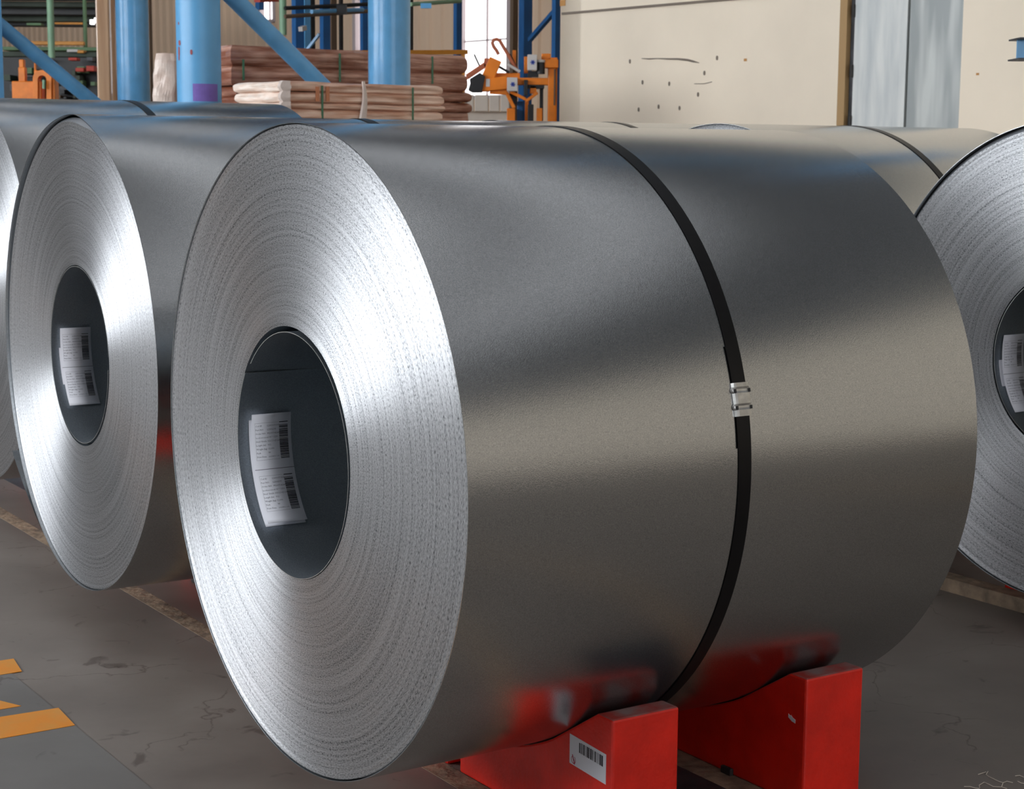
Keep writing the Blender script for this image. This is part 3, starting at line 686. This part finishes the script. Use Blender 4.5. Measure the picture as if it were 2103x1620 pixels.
# stacks of flat wrapped packs
def pack(name, org, L, Wd, z0, z1, mside, label, group, end='lit_end', seed=0, scallop=0.026):
    root = empty(name, (org.x, org.y, z0), HALL_YAW, label, 'pack', group); h = z1 - z0
    mb = MB(); nx = 26; prof = []
    for k in range(9): t = k / 8; prof.append(t)
    ring = []
    def side(fn, cnt):
        return [fn(i / cnt) for i in range(cnt)]
    pts = side(lambda t: (L * t, 0), nx) + side(lambda t: (L, Wd * t), 8) + side(lambda t: (L * (1 - t), Wd), nx) + side(lambda t: (0, Wd * (1 - t)), 8)
    n = len(pts); vs = []
    for j, t in enumerate(prof):
        ins = scallop * abs(2 * t - 1) ** 3.5
        for i, (x, y) in enumerate(pts):
            cx, cy = L / 2, Wd / 2; dx = 1 if x > cx else -1; dy = 1 if y > cy else -1
            w = 0.020 * noise.noise(Vector((x * 6, y * 6, seed * 3 + z0 * 4 + t * 2)))
            X = min(max(x, ins), L - ins) + (w if x in (0, L) else 0); Y = min(max(y, ins), Wd - ins) + w
            vs.append((X, Y, h * t + 0.006 * noise.noise(Vector((x * 3, y * 3, seed)))))
    fs = []
    for j in range(8):
        for i in range(n): a = j * n + i; b = j * n + (i + 1) % n; fs.append((a, b, b + n, a + n))
    fs += [tuple(range(n))[::-1], tuple(8 * n + i for i in range(n))]
    mb.add(vs, fs)
    for q, f in enumerate(fs[:-2]):
        i = q % n
        if i >= nx * 2 + 8: mb.mi[q] = 1
    mb.build('wrapping', [M[mside], M[end]], root)
    return root
pn = Vector((-1.45, 11.2, 0))
ys = [166, 187, 209, 223, 246, 262]
zs = [at(590, y, 11.2).z for y in ys]
names = ['topmost pale brown wrapped pack of the near stack', 'second wrapped pack from the top of the near stack', 'thin third wrapped pack of the near stack', 'fourth wrapped pack of the near stack, just above the coils']
for i in range(4):
    pack('wrapped_pack', pn + U * (0.012 * ((i * 7) % 3 - 1)), 1.24, 0.66, zs[i + 1] + .001, zs[i], 'brown', names[i], 'wrapped packs in the near stack', seed=i)
pack('pack_load', pn, 1.22, 0.66, 0, zs[4], 'brown', 'lowest visible wrapped load of the near stack, cut by the coils', 'wrapped packs in the near stack', seed=9)
def strap_line(px, y0, y1, Yf, m, w, nm, label, org, off=0.006):
    d = ray(px, (y0 + y1) / 2); t = (org.dot(V) - off) / d.dot(V) if abs(d.dot(V)) > 1e-6 else 1
    base = d * t; zt = (ray(px, y0) * t).z + H; zb_ = (ray(px, y1) * t).z + H
    mb = MB(); c_ = U * base.dot(U) + V * (org.dot(V) - off); mb.box((-w / 2, -.004, 0), (w / 2, 0.004, zt - zb_), rot=HROT)
    o = mb.build(nm, M[m], origin=(0, 0, 0)); o.location = (c_.x, c_.y, zb_); return tag(o, label, 'strap' if 'strap' in nm else 'tape')
strap_line(662, 176, 250, 0, 'green_strap', 0.012, 'packing_strap', 'thin green packing strap round the near stack, left one', pn)
strap_line(848, 180, 250, 0, 'green_strap', 0.010, 'packing_strap', 'thin green packing strap round the near stack, right one', pn)
strap_line(652, 178, 208, 0, 'orange_tape', 0.024, 'carton_tape', 'orange brown tape left of the green strap on the near stack', pn)
strap_line(673, 178, 208, 0, 'orange_tape', 0.024, 'carton_tape', 'orange brown tape right of the green strap on the near stack', pn)
# torn film hanging on the corner and the front
mb = MB(); zc = zs[0]
for k, (px, y0, y1, w0, w1) in enumerate(((746, 167, 252, 4, 15),)):
    n = 14; vs = []
    for j in range(n + 1):
        t = j / n; y = y0 + (y1 - y0) * t; w = w0 + (w1 - w0) * t; xc = px + 3 * sin(t * 4)
        for s_ in (-1, -.4, .3, 1):
            d = ray(xc + s_ * w / 2, y); q = d * ((pn.dot(V) - 0.012 - 0.012 * (abs(s_) < .5)) / d.dot(V)); vs.append(q + Vector((0, 0, H)))
    fs = [(4 * j + k2, 4 * j + k2 + 1, 4 * j + k2 + 5, 4 * j + k2 + 4) for j in range(n) for k2 in range(3)]
    mb.add(vs, fs)
o = mb.build('film_strip', M['film']); md = o.modifiers.new('thick', 'SOLIDIFY'); md.thickness = 0.004
tag(o, 'crinkled clear film strip hanging down the front of the near stack', 'film')
mb = MB()
for i in range(4):
    z0, z1 = zs[i + 1], zs[i]; n = 9; vs = []
    for j in range(n + 1):
        z = z0 + (z1 - z0) * j / n; w = 0.02 + 0.028 * abs(noise.noise(Vector((z * 30, i, 0)))); bul = 0.02 * sin(pi * j / n)
        base = pn + Vector((0, 0, z)); vs += [base + V * (w + .01) - U * (.018 + bul), base - U * (.022 + bul) - V * .006, base + U * w - V * (.014 + bul * .3)]
    mb.add(vs, [(3 * j + k, 3 * j + k + 1, 3 * j + k + 4, 3 * j + k + 3) for j in range(n) for k in range(2)])
o = mb.build('film_scrap', M['film']); md = o.modifiers.new('thick', 'SOLIDIFY'); md.thickness = 0.003
tag(o, 'torn white film bunched down the left corner of the near stack', 'film')
pb = Vector((-0.40, 15.05, 0)) - U * 2.28
ys2 = [113, 151, 189, 210, 232, 256]; zr = [at(930, y, 14.9).z for y in ys2]
nb = ['topmost dark brown wrapped pack of the back stack', 'second dark brown wrapped pack of the back stack', 'third dark brown wrapped pack of the back stack, scalloped end', 'fourth dark brown wrapped pack of the back stack, scalloped end']
for i in range(4):
    pack('wrapped_pack', pb + U * (0.0 if i < 2 else 0.05), 2.28, 0.7, zr[i + 1] + .001, zr[i], 'brown_dk', nb[i], 'wrapped packs in the back stack', end='brown_dk', seed=20 + i, scallop=0.034)
pack('pack_load', pb + U * .05, 2.28, 0.7, 0, zr[4], 'brown_dk', 'lowest visible dark brown load of the back stack', 'wrapped packs in the back stack', end='brown_dk', seed=29)
for px, y0, y1, w in ((500, 122, 165, 'left'), (698, 110, 168, 'middle'), (888, 116, 172, 'right')):
    strap_line(px, y0, y1, 0, 'green_strap', 0.016, 'packing_strap', 'green packing strap on the back stack, %s one' % w, pb)

# ochre rail above the back stack
a = at(430, 110, 17.5); b = a + U * 3.6
mb = MB(); mb.bar(at(470, 110, 16.9), at(958, 107, 18.6), 0.05, 0.045); o = mb.build('guard_rail', M['yellow'], origin=at(470, 110, 16.9)); tag(o, 'ochre rail running behind the top of the back stack', 'rail')
for x in (475, 560, 640, 770, 860, 950): 
    t = (x - 470) / 488; p = at(470, 110, 16.9).lerp(at(958, 107, 18.6), t); mb = MB(); mb.box((-.02, -.02, -p.z), (.02, .02, 0)); q = mb.build('rail_post', M['yellow'], origin=(0, 0, 0)); q.location = p; child(q, o)

# steel posts between the columns, far back
POSTS = [(574, 589, 22, 'mgreen', 'mint green pipe hanging left of the deep blue posts', 3.05, ZR, False, 70),
         (602, 622, 20, 'blue_dk', 'deep blue steel post above the middle of the back stack', 0, ZR, True, 60),
         (622, 636, 20.6, 'blue', 'lighter blue slim post beside the deep blue post', 0, ZR, True, 60),
         (636, 646, 21.2, 'black', 'dark post between two blue posts above the back stack', 0, ZR, True, 60),
         (659, 676, 20, 'blue_dk', 'second deep blue steel post above the back stack', 0, ZR, True, 60),
         (677, 690, 21, 'brownpost', 'brown post right of the second deep blue post', 0, ZR, True, 60),
         (697, 704, 21, 'black', 'thin black post left of the thick blue column', 0, ZR, True, 60),
         (741, 754, 24, 'blue_dk', 'deep blue mullion post in front of the narrow window', 0, ZR, True, 60),
         (843, 848, 21, 'black', 'thin dark post just right of the thick blue column', 0, ZR, True, 60),
         (933, 947, 24, 'blue_dk', 'blue post left of the tall bright window', 0, ZR, True, 60),
         (1049, 1062, 24, 'brownpost', 'dark brown post right of the tall bright window', 0, ZR, True, 60),
         (1068, 1090, 22, 'blue_dk', 'blue post behind the orange machine', 0, ZR, True, 60),
         (1135, 1150, 20.5, 'blue_dk', 'blue post against the end of the cream wall', 0, ZR, True, 60)]
for x0, x1, Y, m_, lab, z0, z1, sq, py in POSTS:
    if z0 == 3.05: z0 = at(581, 72, Y).z
    post(x0, x1, Y, z0, z1, m_, 'steel_post', lab, 'post', None, sq, py)
def bar_obj(nm, p0, p1, Y0, Y1, w, d, m, label, cat, group=None, tube=False):
    a = at(*p0, Y0); b = at(*p1, Y1); mb = MB()
    if tube: mb.tube([a, b], w / 2, 14)
    else: mb.bar(a, b, w, d)
    return tag(mb.build(nm, M[m], origin=a), label, cat, group)
bar_obj('brace_bar', (1088, 82), (1140, 22), 21.5, 20.8, 0.05, 0.05, 'blue_dk', 'thin sloping blue brace between the two right blue posts', 'brace')
bar_obj('brace_bar', (628, 106), (656, 70), 20.3, 20.2, 0.03, 0.03, 'blue', 'thin sloping brace between deep blue posts above the stack', 'brace')
for k, (p0, p1, m_, lab) in enumerate((((585, 17), (770, 8), 'black', 'upper dark pipe crossing the deep blue posts'), ((585, 34), (770, 22), 'brownpost', 'lower dull pipe crossing the deep blue posts'),
                                       ((640, 24), (745, 20), 'blue', 'short blue bar crossing between the posts'), ((843, 9), (945, 2), 'mgreen', 'pale thin pipe right of the thick blue column'))):
    bar_obj('cross_pipe', p0, p1, 19.6 - k * .25, 20.4 - k * .25, 0.045, 0.045, m_, lab, 'pipe', 'pipes crossing the blue posts', True)
bar_obj('junction_box', (692, 20), (712, 20), 19.5, 19.5, 0.1, 0.1, 'black', 'small dark junction box hung on the crossing pipes', 'box')
bar_obj('hanging_bracket', (864, 12), (886, 12), 18, 18, 0.04, 0.05, 'blue', 'small blue bracket hanging beside the thick blue column', 'bracket')
bar_obj('red_beam', (528, 0), (575, -1), 24, 24.5, 0.1, 0.06, 'redbox', 'short red beam over the small white window', 'beam')
bar_obj('lamp_fitting', (617, 60), (626, 57), 19.6, 19.7, 0.05, 0.05, 'greybox', 'small pale fitting on the deep blue post', 'fitting')
bar_obj('window_post', (533, 20), (533, -60), 27, 27, 0.12, 0.08, 'blue_dk', 'short dark blue post left of the small white window', 'post')

# low pale partition under the bright window
pt = empty('pale_partition', at(995, 240, 21) * 1, HALL_YAW, 'low pale panelled partition below the bright window', 'partition'); pt.location.z = 0
zt = at(990, 195, 21).z; zl = at(990, 229, 21).z
base = pt.location.copy()
for k, (x0, x1) in enumerate(((949, 973), (975, 1003), (1005, 1026), (1028, 1046))):
    a = at(x0, 210, 21); b = at(x1, 210, 21); mb = MB(); d_ = (b - a); d_.z = 0
    c_ = (a + b) / 2; c_.z = (zt + zl) / 2; mb.box((-d_.length / 2, -.03, zl), (d_.length / 2, .03, zt)); o = mb.build('panel', M['white_panel'], bevel=0.01); o.location = (c_.x, c_.y, 0); child(o, pt)
a = at(948, 240, 21); b = at(1046, 240, 21); mb = MB(); mb.box((-(b - a).length / 2, -.02, 0), ((b - a).length / 2, .02, zl)); o = mb.build('plinth', M['white_panel']); o.location = ((a.x + b.x) / 2, (a.y + b.y) / 2 + .1, 0); child(o, pt)

# orange handling machine in front of the window
YM = 17.0
mroot = empty('orange_machine', Vector((at(1095, 200, YM).x, YM, 0)), 0, 'orange handling machine with an arm reaching left before the bright window', 'machine')
def mp(px, py, dy=0.0): return at(px, py, YM + dy)
def mpart(nm, m, fn, bevel=0.006):
    mb = MB(); fn(mb); return child(mb.build(nm, M[m], bevel=bevel), mroot)
def pbox(mb, x0, y0, x1, y1, dy, dep):
    a = mp(x0, y1, dy); b = mp(x1, y0, dy); mb.box((a.x, YM + dy, a.z), (b.x, YM + dy + dep, b.z))
def foot(mb, x0, x1, y0, dy, dep): a = mp(x0, y0, dy); b = mp(x1, y0, dy); mb.box((a.x, YM + dy, 0), (b.x, YM + dy + dep, a.z))
mpart('mast', 'orange', lambda mb: (foot(mb, 1126, 1145, 118, 0.0, 0.2),))
mpart('mast_slot', 'brownpost', lambda mb: pbox(mb, 1137, 142, 1141, 216, -0.01, 0.02), 0)
mpart('leg', 'orange', lambda mb: foot(mb, 1041, 1058, 222, 0.0, 0.15))
mpart('leg', 'orange', lambda mb: foot(mb, 1102, 1114, 222, 0.0, 0.15))
mpart('leg', 'orange', lambda mb: foot(mb, 1078, 1086, 205, 0.1, 0.1))
mpart('blue_post', 'blue_dk', lambda mb: foot(mb, 1062, 1075, 208, 0.15, 0.1))
mpart('black_post', 'black', lambda mb: (foot(mb, 1084, 1096, 214, -0.02, 0.08), pbox(mb, 1076, 164, 1084, 196, -0.06, 0.06)))
mpart('beam', 'orange', lambda mb: (pbox(mb, 1058, 160, 1126, 174, 0.0, 0.14), pbox(mb, 1010, 150, 1068, 164, 0.02, 0.12)))
mpart('top_head', 'orange', lambda mb: (pbox(mb, 1117, 122, 1147, 139, -0.05, 0.16), pbox(mb, 1112, 110, 1131, 124, 0.0, 0.12), pbox(mb, 1076, 116, 1086, 150, 0.02, 0.1), pbox(mb, 1052, 103, 1060, 140, .05, .06)))
mpart('motor', 'black', lambda mb: (mb.tube([mp(1110, 126, -.04), mp(1110, 152, -.04)], 0.042, 16), pbox(mb, 1084, 146, 1106, 158, -.04, .1)), 0)
mpart('motor_cap', 'greybox', lambda mb: mb.tube([mp(1110, 123, -.04), mp(1110, 128, -.04)], 0.046, 16), 0)
for x0, y0, x1, y1 in ((1083, 112, 1103, 144), (1041, 159, 1063, 187)):
    b_ = mpart('control_box', 'greybox', lambda mb: pbox(mb, x0, y0, x1, y1, -0.12, 0.1))
    cx, cy = (x0 + x1) / 2 + 1, (y0 + y1) / 2; mb = MB()
    for an in (0, 60, 120):
        c_ = mp(cx, cy, -.124); mb.box((-.022, -.002, -.005), (.022, .002, .005), rot=Matrix.Rotation(R_(an), 3, 'Y'), loc=c_)
    e_ = mb.build('emblem', M['bluemark']); child(e_, mroot)
mpart('arm', 'orange', lambda mb: (mb.bar(mp(992, 184), mp(1018, 122), 0.12, 0.12, up=(0, 1, 0)), mb.bar(mp(984, 176), mp(1042, 170), 0.12, 0.14, up=(0, 1, 0)), mb.bar(mp(1006, 182), mp(1042, 184), 0.10, 0.06, up=(0, 1, 0))))
mpart('gripper', 'black', lambda mb: mb.prism([(mp(x, y).x, mp(x, y).z) for x, y in ((962, 186), (970, 190), (990, 190), (997, 158), (986, 150), (965, 163), (966, 172))], YM - .1, YM + .06, lambda a_, h, z: (h, a_, z)))
mpart('gripper_jaw', 'hose', lambda mb: (mb.bar(mp(959, 158), mp(998, 132), 0.05, 0.05, up=(0, 1, 0)), mb.bar(mp(998, 138), mp(1000, 120), 0.05, 0.05, up=(0, 1, 0)), mb.tube([mp(958, 156), mp(962, 162)], .018, 10)))
mpart('label_plate', 'greybox', lambda mb: pbox(mb, 998, 162, 1006, 178, -.075, .01), 0)
loop = [(1024, 112), (1020, 104), (1014, 96), (1011, 88), (1014, 82), (1020, 80.5), (1026, 83), (1033, 95), (1042, 110), (1050, 124), (1058, 138), (1064, 146)]
mpart('hose_loop', 'hose', lambda mb: mb.tube([mp(x, y, -.02) for x, y in loop], 0.017, 10), 0)
mpart('rod', 'black', lambda mb: (mb.tube([mp(1016, 132), mp(1046, 149)], 0.012, 8), mb.tube([mp(974, 112), mp(986, 138)], 0.008, 8), mb.tube([mp(974, 112), mp(975, 98)], 0.003, 6), mb.tube([mp(1046, 112), mp(1062, 146)], .018, 8)), 0)
mpart('cylinder', 'greybox', lambda mb: mb.tube([mp(1042, 132, -.05), mp(1068, 147, -.05)], 0.014, 10), 0)
mpart('brace', 'orange', lambda mb: (mb.bar(mp(1040, 190), mp(1056, 222), .035, .04, up=(0, 1, 0)), mb.bar(mp(1048, 188), mp(1080, 204), .03, .04, up=(0, 1, 0)), mb.bar(mp(1080, 208), mp(1104, 190), .03, .04, up=(0, 1, 0)), pbox(mb, 1088, 176, 1102, 192, 0, .08)))
mpart('dark_gear', 'black', lambda mb: (pbox(mb, 1084, 174, 1118, 182, 0.0, .1), pbox(mb, 1046, 186, 1062, 214, .05, .08), pbox(mb, 1108, 180, 1116, 250, .06, .08)))

# upper left: green steel, dark machinery, orange gear
YL = 27.0
def lbox(nm, x0, y0, x1, y1, Y, dep, m, label, cat, group=None, toground=False, bevel=0.01):
    a = at(x0, y1, Y); b = at(x1, y0, Y); z0 = 0 if toground else a.z
    mb = MB(); w = abs(b.x - a.x) / 2; h = b.z - z0; mb.box((-w, -dep / 2, 0), (w, dep / 2, h)); o = mb.build(nm, M[m], bevel=bevel)
    o.location = ((a.x + b.x) / 2, Y + dep / 2, z0); return tag(o, label, cat, group)
post(97.5, 111.5, 24, at(104, 119, 24).z, ZR, 'mgreen', 'green_pipe', 'mint green pipe hanging at the upper left', 'pipe', None, False, 60)
post(171, 179, 29, at(175, 98, 29).z, ZR, 'green', 'green_pipe', 'thin dull green pipe right of the mint green pipe', 'pipe', None, False, 60)
for k, (y0, y1, m_, lab) in enumerate(((-18, -2, 'roof', 'highest dark beam at the upper left'), (4, 13, 'dgreen', 'upper dark green beam at the upper left'), (17, 29, 'black', 'middle black beam at the upper left'), (32, 43, 'dgreen', 'lower dark green beam at the upper left'), (46, 52, 'black', 'lowest thin dark beam at the upper left'))):
    lbox('overhead_beam', -60, y0, 203, y1, 30 + k * .4, 0.35, m_, lab, 'beam', 'dark beams at the upper left')
lbox('edge_beam', 54, 47, 84, 52, 29, .2, 'green', 'short pale green beam under the dark beams', 'beam')  # short beam in a lighter green than the beams above
lbox('orange_rail', 112, 46, 170, 50, 29.4, .1, 'yellow', 'short upper orange rail at the upper left', 'rail', 'orange rails upper left')
lbox('orange_rail', 62, 85, 172, 92, 28.5, .1, 'yellow', 'long lower orange rail at the upper left', 'rail', 'orange rails upper left')
lbox('green_conveyor', 5, 97, 205, 103, 27.6, .6, 'green', 'green conveyor frame across the upper left, upper bar', 'conveyor')
lbox('green_conveyor', 5, 107, 205, 116, 27.3, .6, 'dgreen', 'darker lower bar of the green conveyor, upper left', 'conveyor')
lbox('white_roll', 137, 101, 160, 107, 27.2, .2, 'greybox', 'pale roll lying on the green conveyor', 'roll')
lbox('orange_roll', 158, 103, 172, 109, 27.2, .2, 'yellow', 'small ochre roll on the green conveyor', 'roll')
dm = lbox('dark_machine', 5, 118, 204, 260, 26.5, 1.0, 'black', 'wide black machine housing behind the orange gear', 'machine', toground=True)
rnd = random.Random(5)
for k in range(34):
    x = rnd.uniform(12, 198); y = rnd.uniform(116, 200); w = rnd.uniform(3, 14); h = rnd.uniform(3, 16)
    a = at(x, y + h, 26.4); b = at(x + w, y, 26.4); mb = MB(); mb.box((a.x, 26.28 - rnd.uniform(0, .15), a.z), (b.x, 26.5, b.z))
    o = mb.build('fitting', M[rnd.choice(('dgreen', 'dgreen', 'green', 'brownpost', 'black', 'plate'))]); child(o, dm)
for x0, y0, x1, y1, lab in ((155, 139, 172, 147, 'left red crate on the black machine'), (177, 135, 193, 146, 'right red crate on the black machine'), (140, 118, 158, 124, 'small dull red crate high on the black machine')):
    lbox('red_crate', x0, y0, x1, y1, 26.0, .2, 'redbox', lab, 'crate', 'red crates')
og = empty('orange_gear', (at(60, 180, 22).x, 22, 0), 0, 'orange machine body with forked top at the upper left', 'machine')
def opart(nm, m, fn, bevel=0.01): mb = MB(); fn(mb); return child(mb.build(nm, M[m], bevel=bevel), og)
def obox(mb, x0, y0, x1, y1, dy, dep, ground=False): a = at(x0, y1, 22 + dy); b = at(x1, y0, 22 + dy); mb.box((a.x, 22 + dy, 0 if ground else a.z), (b.x, 22 + dy + dep, b.z))
opart('body', 'orange', lambda mb: obox(mb, 25, 167, 84, 210, 0, .3, True))
opart('fork', 'orange', lambda mb: (obox(mb, 38, 138, 51, 168, .05, .1), obox(mb, 39, 122, 48, 139, .05, .1)))
def arch(mb):
    o_ = []; i_ = []
    for k in range(17):
        t = pi * k / 16; o_.append((88 + 19 * cos(t), 161 - 17 * sin(t))); i_.append((88 + 9 * cos(t), 164 - 9 * sin(t)))
    pts = [(107, 206)] + o_ + [(69, 206), (79, 206)] + i_[::-1] + [(97, 206)]
    q = [(at(x, y, 22).x, at(x, y, 22).z) for x, y in pts]; n = len(q)
    vs = [(x, 21.96, z) for x, z in q] + [(x, 22.12, z) for x, z in q]
    mb.add(vs, [(i, (i + 1) % n, n + (i + 1) % n, n + i) for i in range(n)])
    m_ = [19 + 0] 
    outer = list(range(0, 19)); inner = list(range(n - 1, 18, -1))
    for f0 in (0, n):
        for k in range(18): mb.add([vs[f0 + outer[k]], vs[f0 + outer[k + 1]], vs[f0 + inner[k + 1]], vs[f0 + inner[k]]], [(0, 1, 2, 3)])
opart('arch_plate', 'orange', arch, 0)
opart('side_arm', 'orange', lambda mb: (obox(mb, 70, 144, 78, 168, .0, .12), obox(mb, 98, 160, 112, 210, 0, .2, True), obox(mb, 70, 126, 73, 146, .02, .05)))
opart('dark_hub', 'black', lambda mb: (obox(mb, 79, 152, 97, 210, .2, .15, True),))
opart('pale_nozzle', 'mgreen', lambda mb: mb.tube([at(90, 164, 21.9), at(90, 182, 21.9)], .02, 8), 0)
lbox('floodlight', 184, 40, 192, 50, 28.8, .1, 'pane_back', 'left bright floodlight at the upper left', 'lamp', 'bright floodlights')
lbox('floodlight', 193, 36, 200, 47, 28.8, .1, 'pane_back', 'right bright floodlight at the upper left', 'lamp', 'bright floodlights')

# blue beam stub entering at the right edge
bs = empty('blue_beam', at(2090, 102, 9.0) + Vector((0, 0, 0)), 0, 'end of a blue steel beam at the right edge before the cream wall', 'beam')
a = at(2083, 79, 9.0); b = at(2083, 124, 9.0); x0 = a.x; x1 = x0 + 2.2
mb = MB(); mb.box((x0, 8.9, a.z - .008), (x1, 9.1, a.z)); child(mb.build('flange', M['plate']), bs)
mb = MB(); mb.box((x0, 8.9, b.z), (x1, 9.1, b.z + .008)); child(mb.build('flange', M['plate']), bs)
mb = MB(); mb.box((x0 + .015, 8.99, b.z), (x1, 9.005, a.z)); child(mb.build('web', M['blue']), bs)
mb = MB(); mb.box((x1 - .05, 8.9, 0), (x1 + .1, 9.1, a.z + .3)); child(mb.build('post', M['blue']), bs)

# blue jib beam on the inner-room wall (above the frame, mirrored in the coils)
cr = empty('jib_beam', uv(WU, 6.1, 5.9), HALL_YAW, 'blue jib beam reaching out from the wall above the frame', 'crane beam')
mb = MB(); mb.box((-4.0, -0.14, 0), (0, 0.14, 0.04)); mb.box((-4.0, -0.14, 0.46), (0, 0.14, 0.5)); mb.box((-4.0, -0.03, 0.04), (0, 0.03, 0.46)); mb.build('girder', M['blue'], cr)
mb = MB(); mb.box((-0.08, -0.3, -0.5), (0.045, 0.3, 2.2)); mb.build('wall_bracket', M['blue'], cr)
mb = MB(); mb.bar((-3.4, 0, 0.5), (0, 0, 2.0), 0.06, 0.06); mb.build('tie_rod', M['blue'], cr)
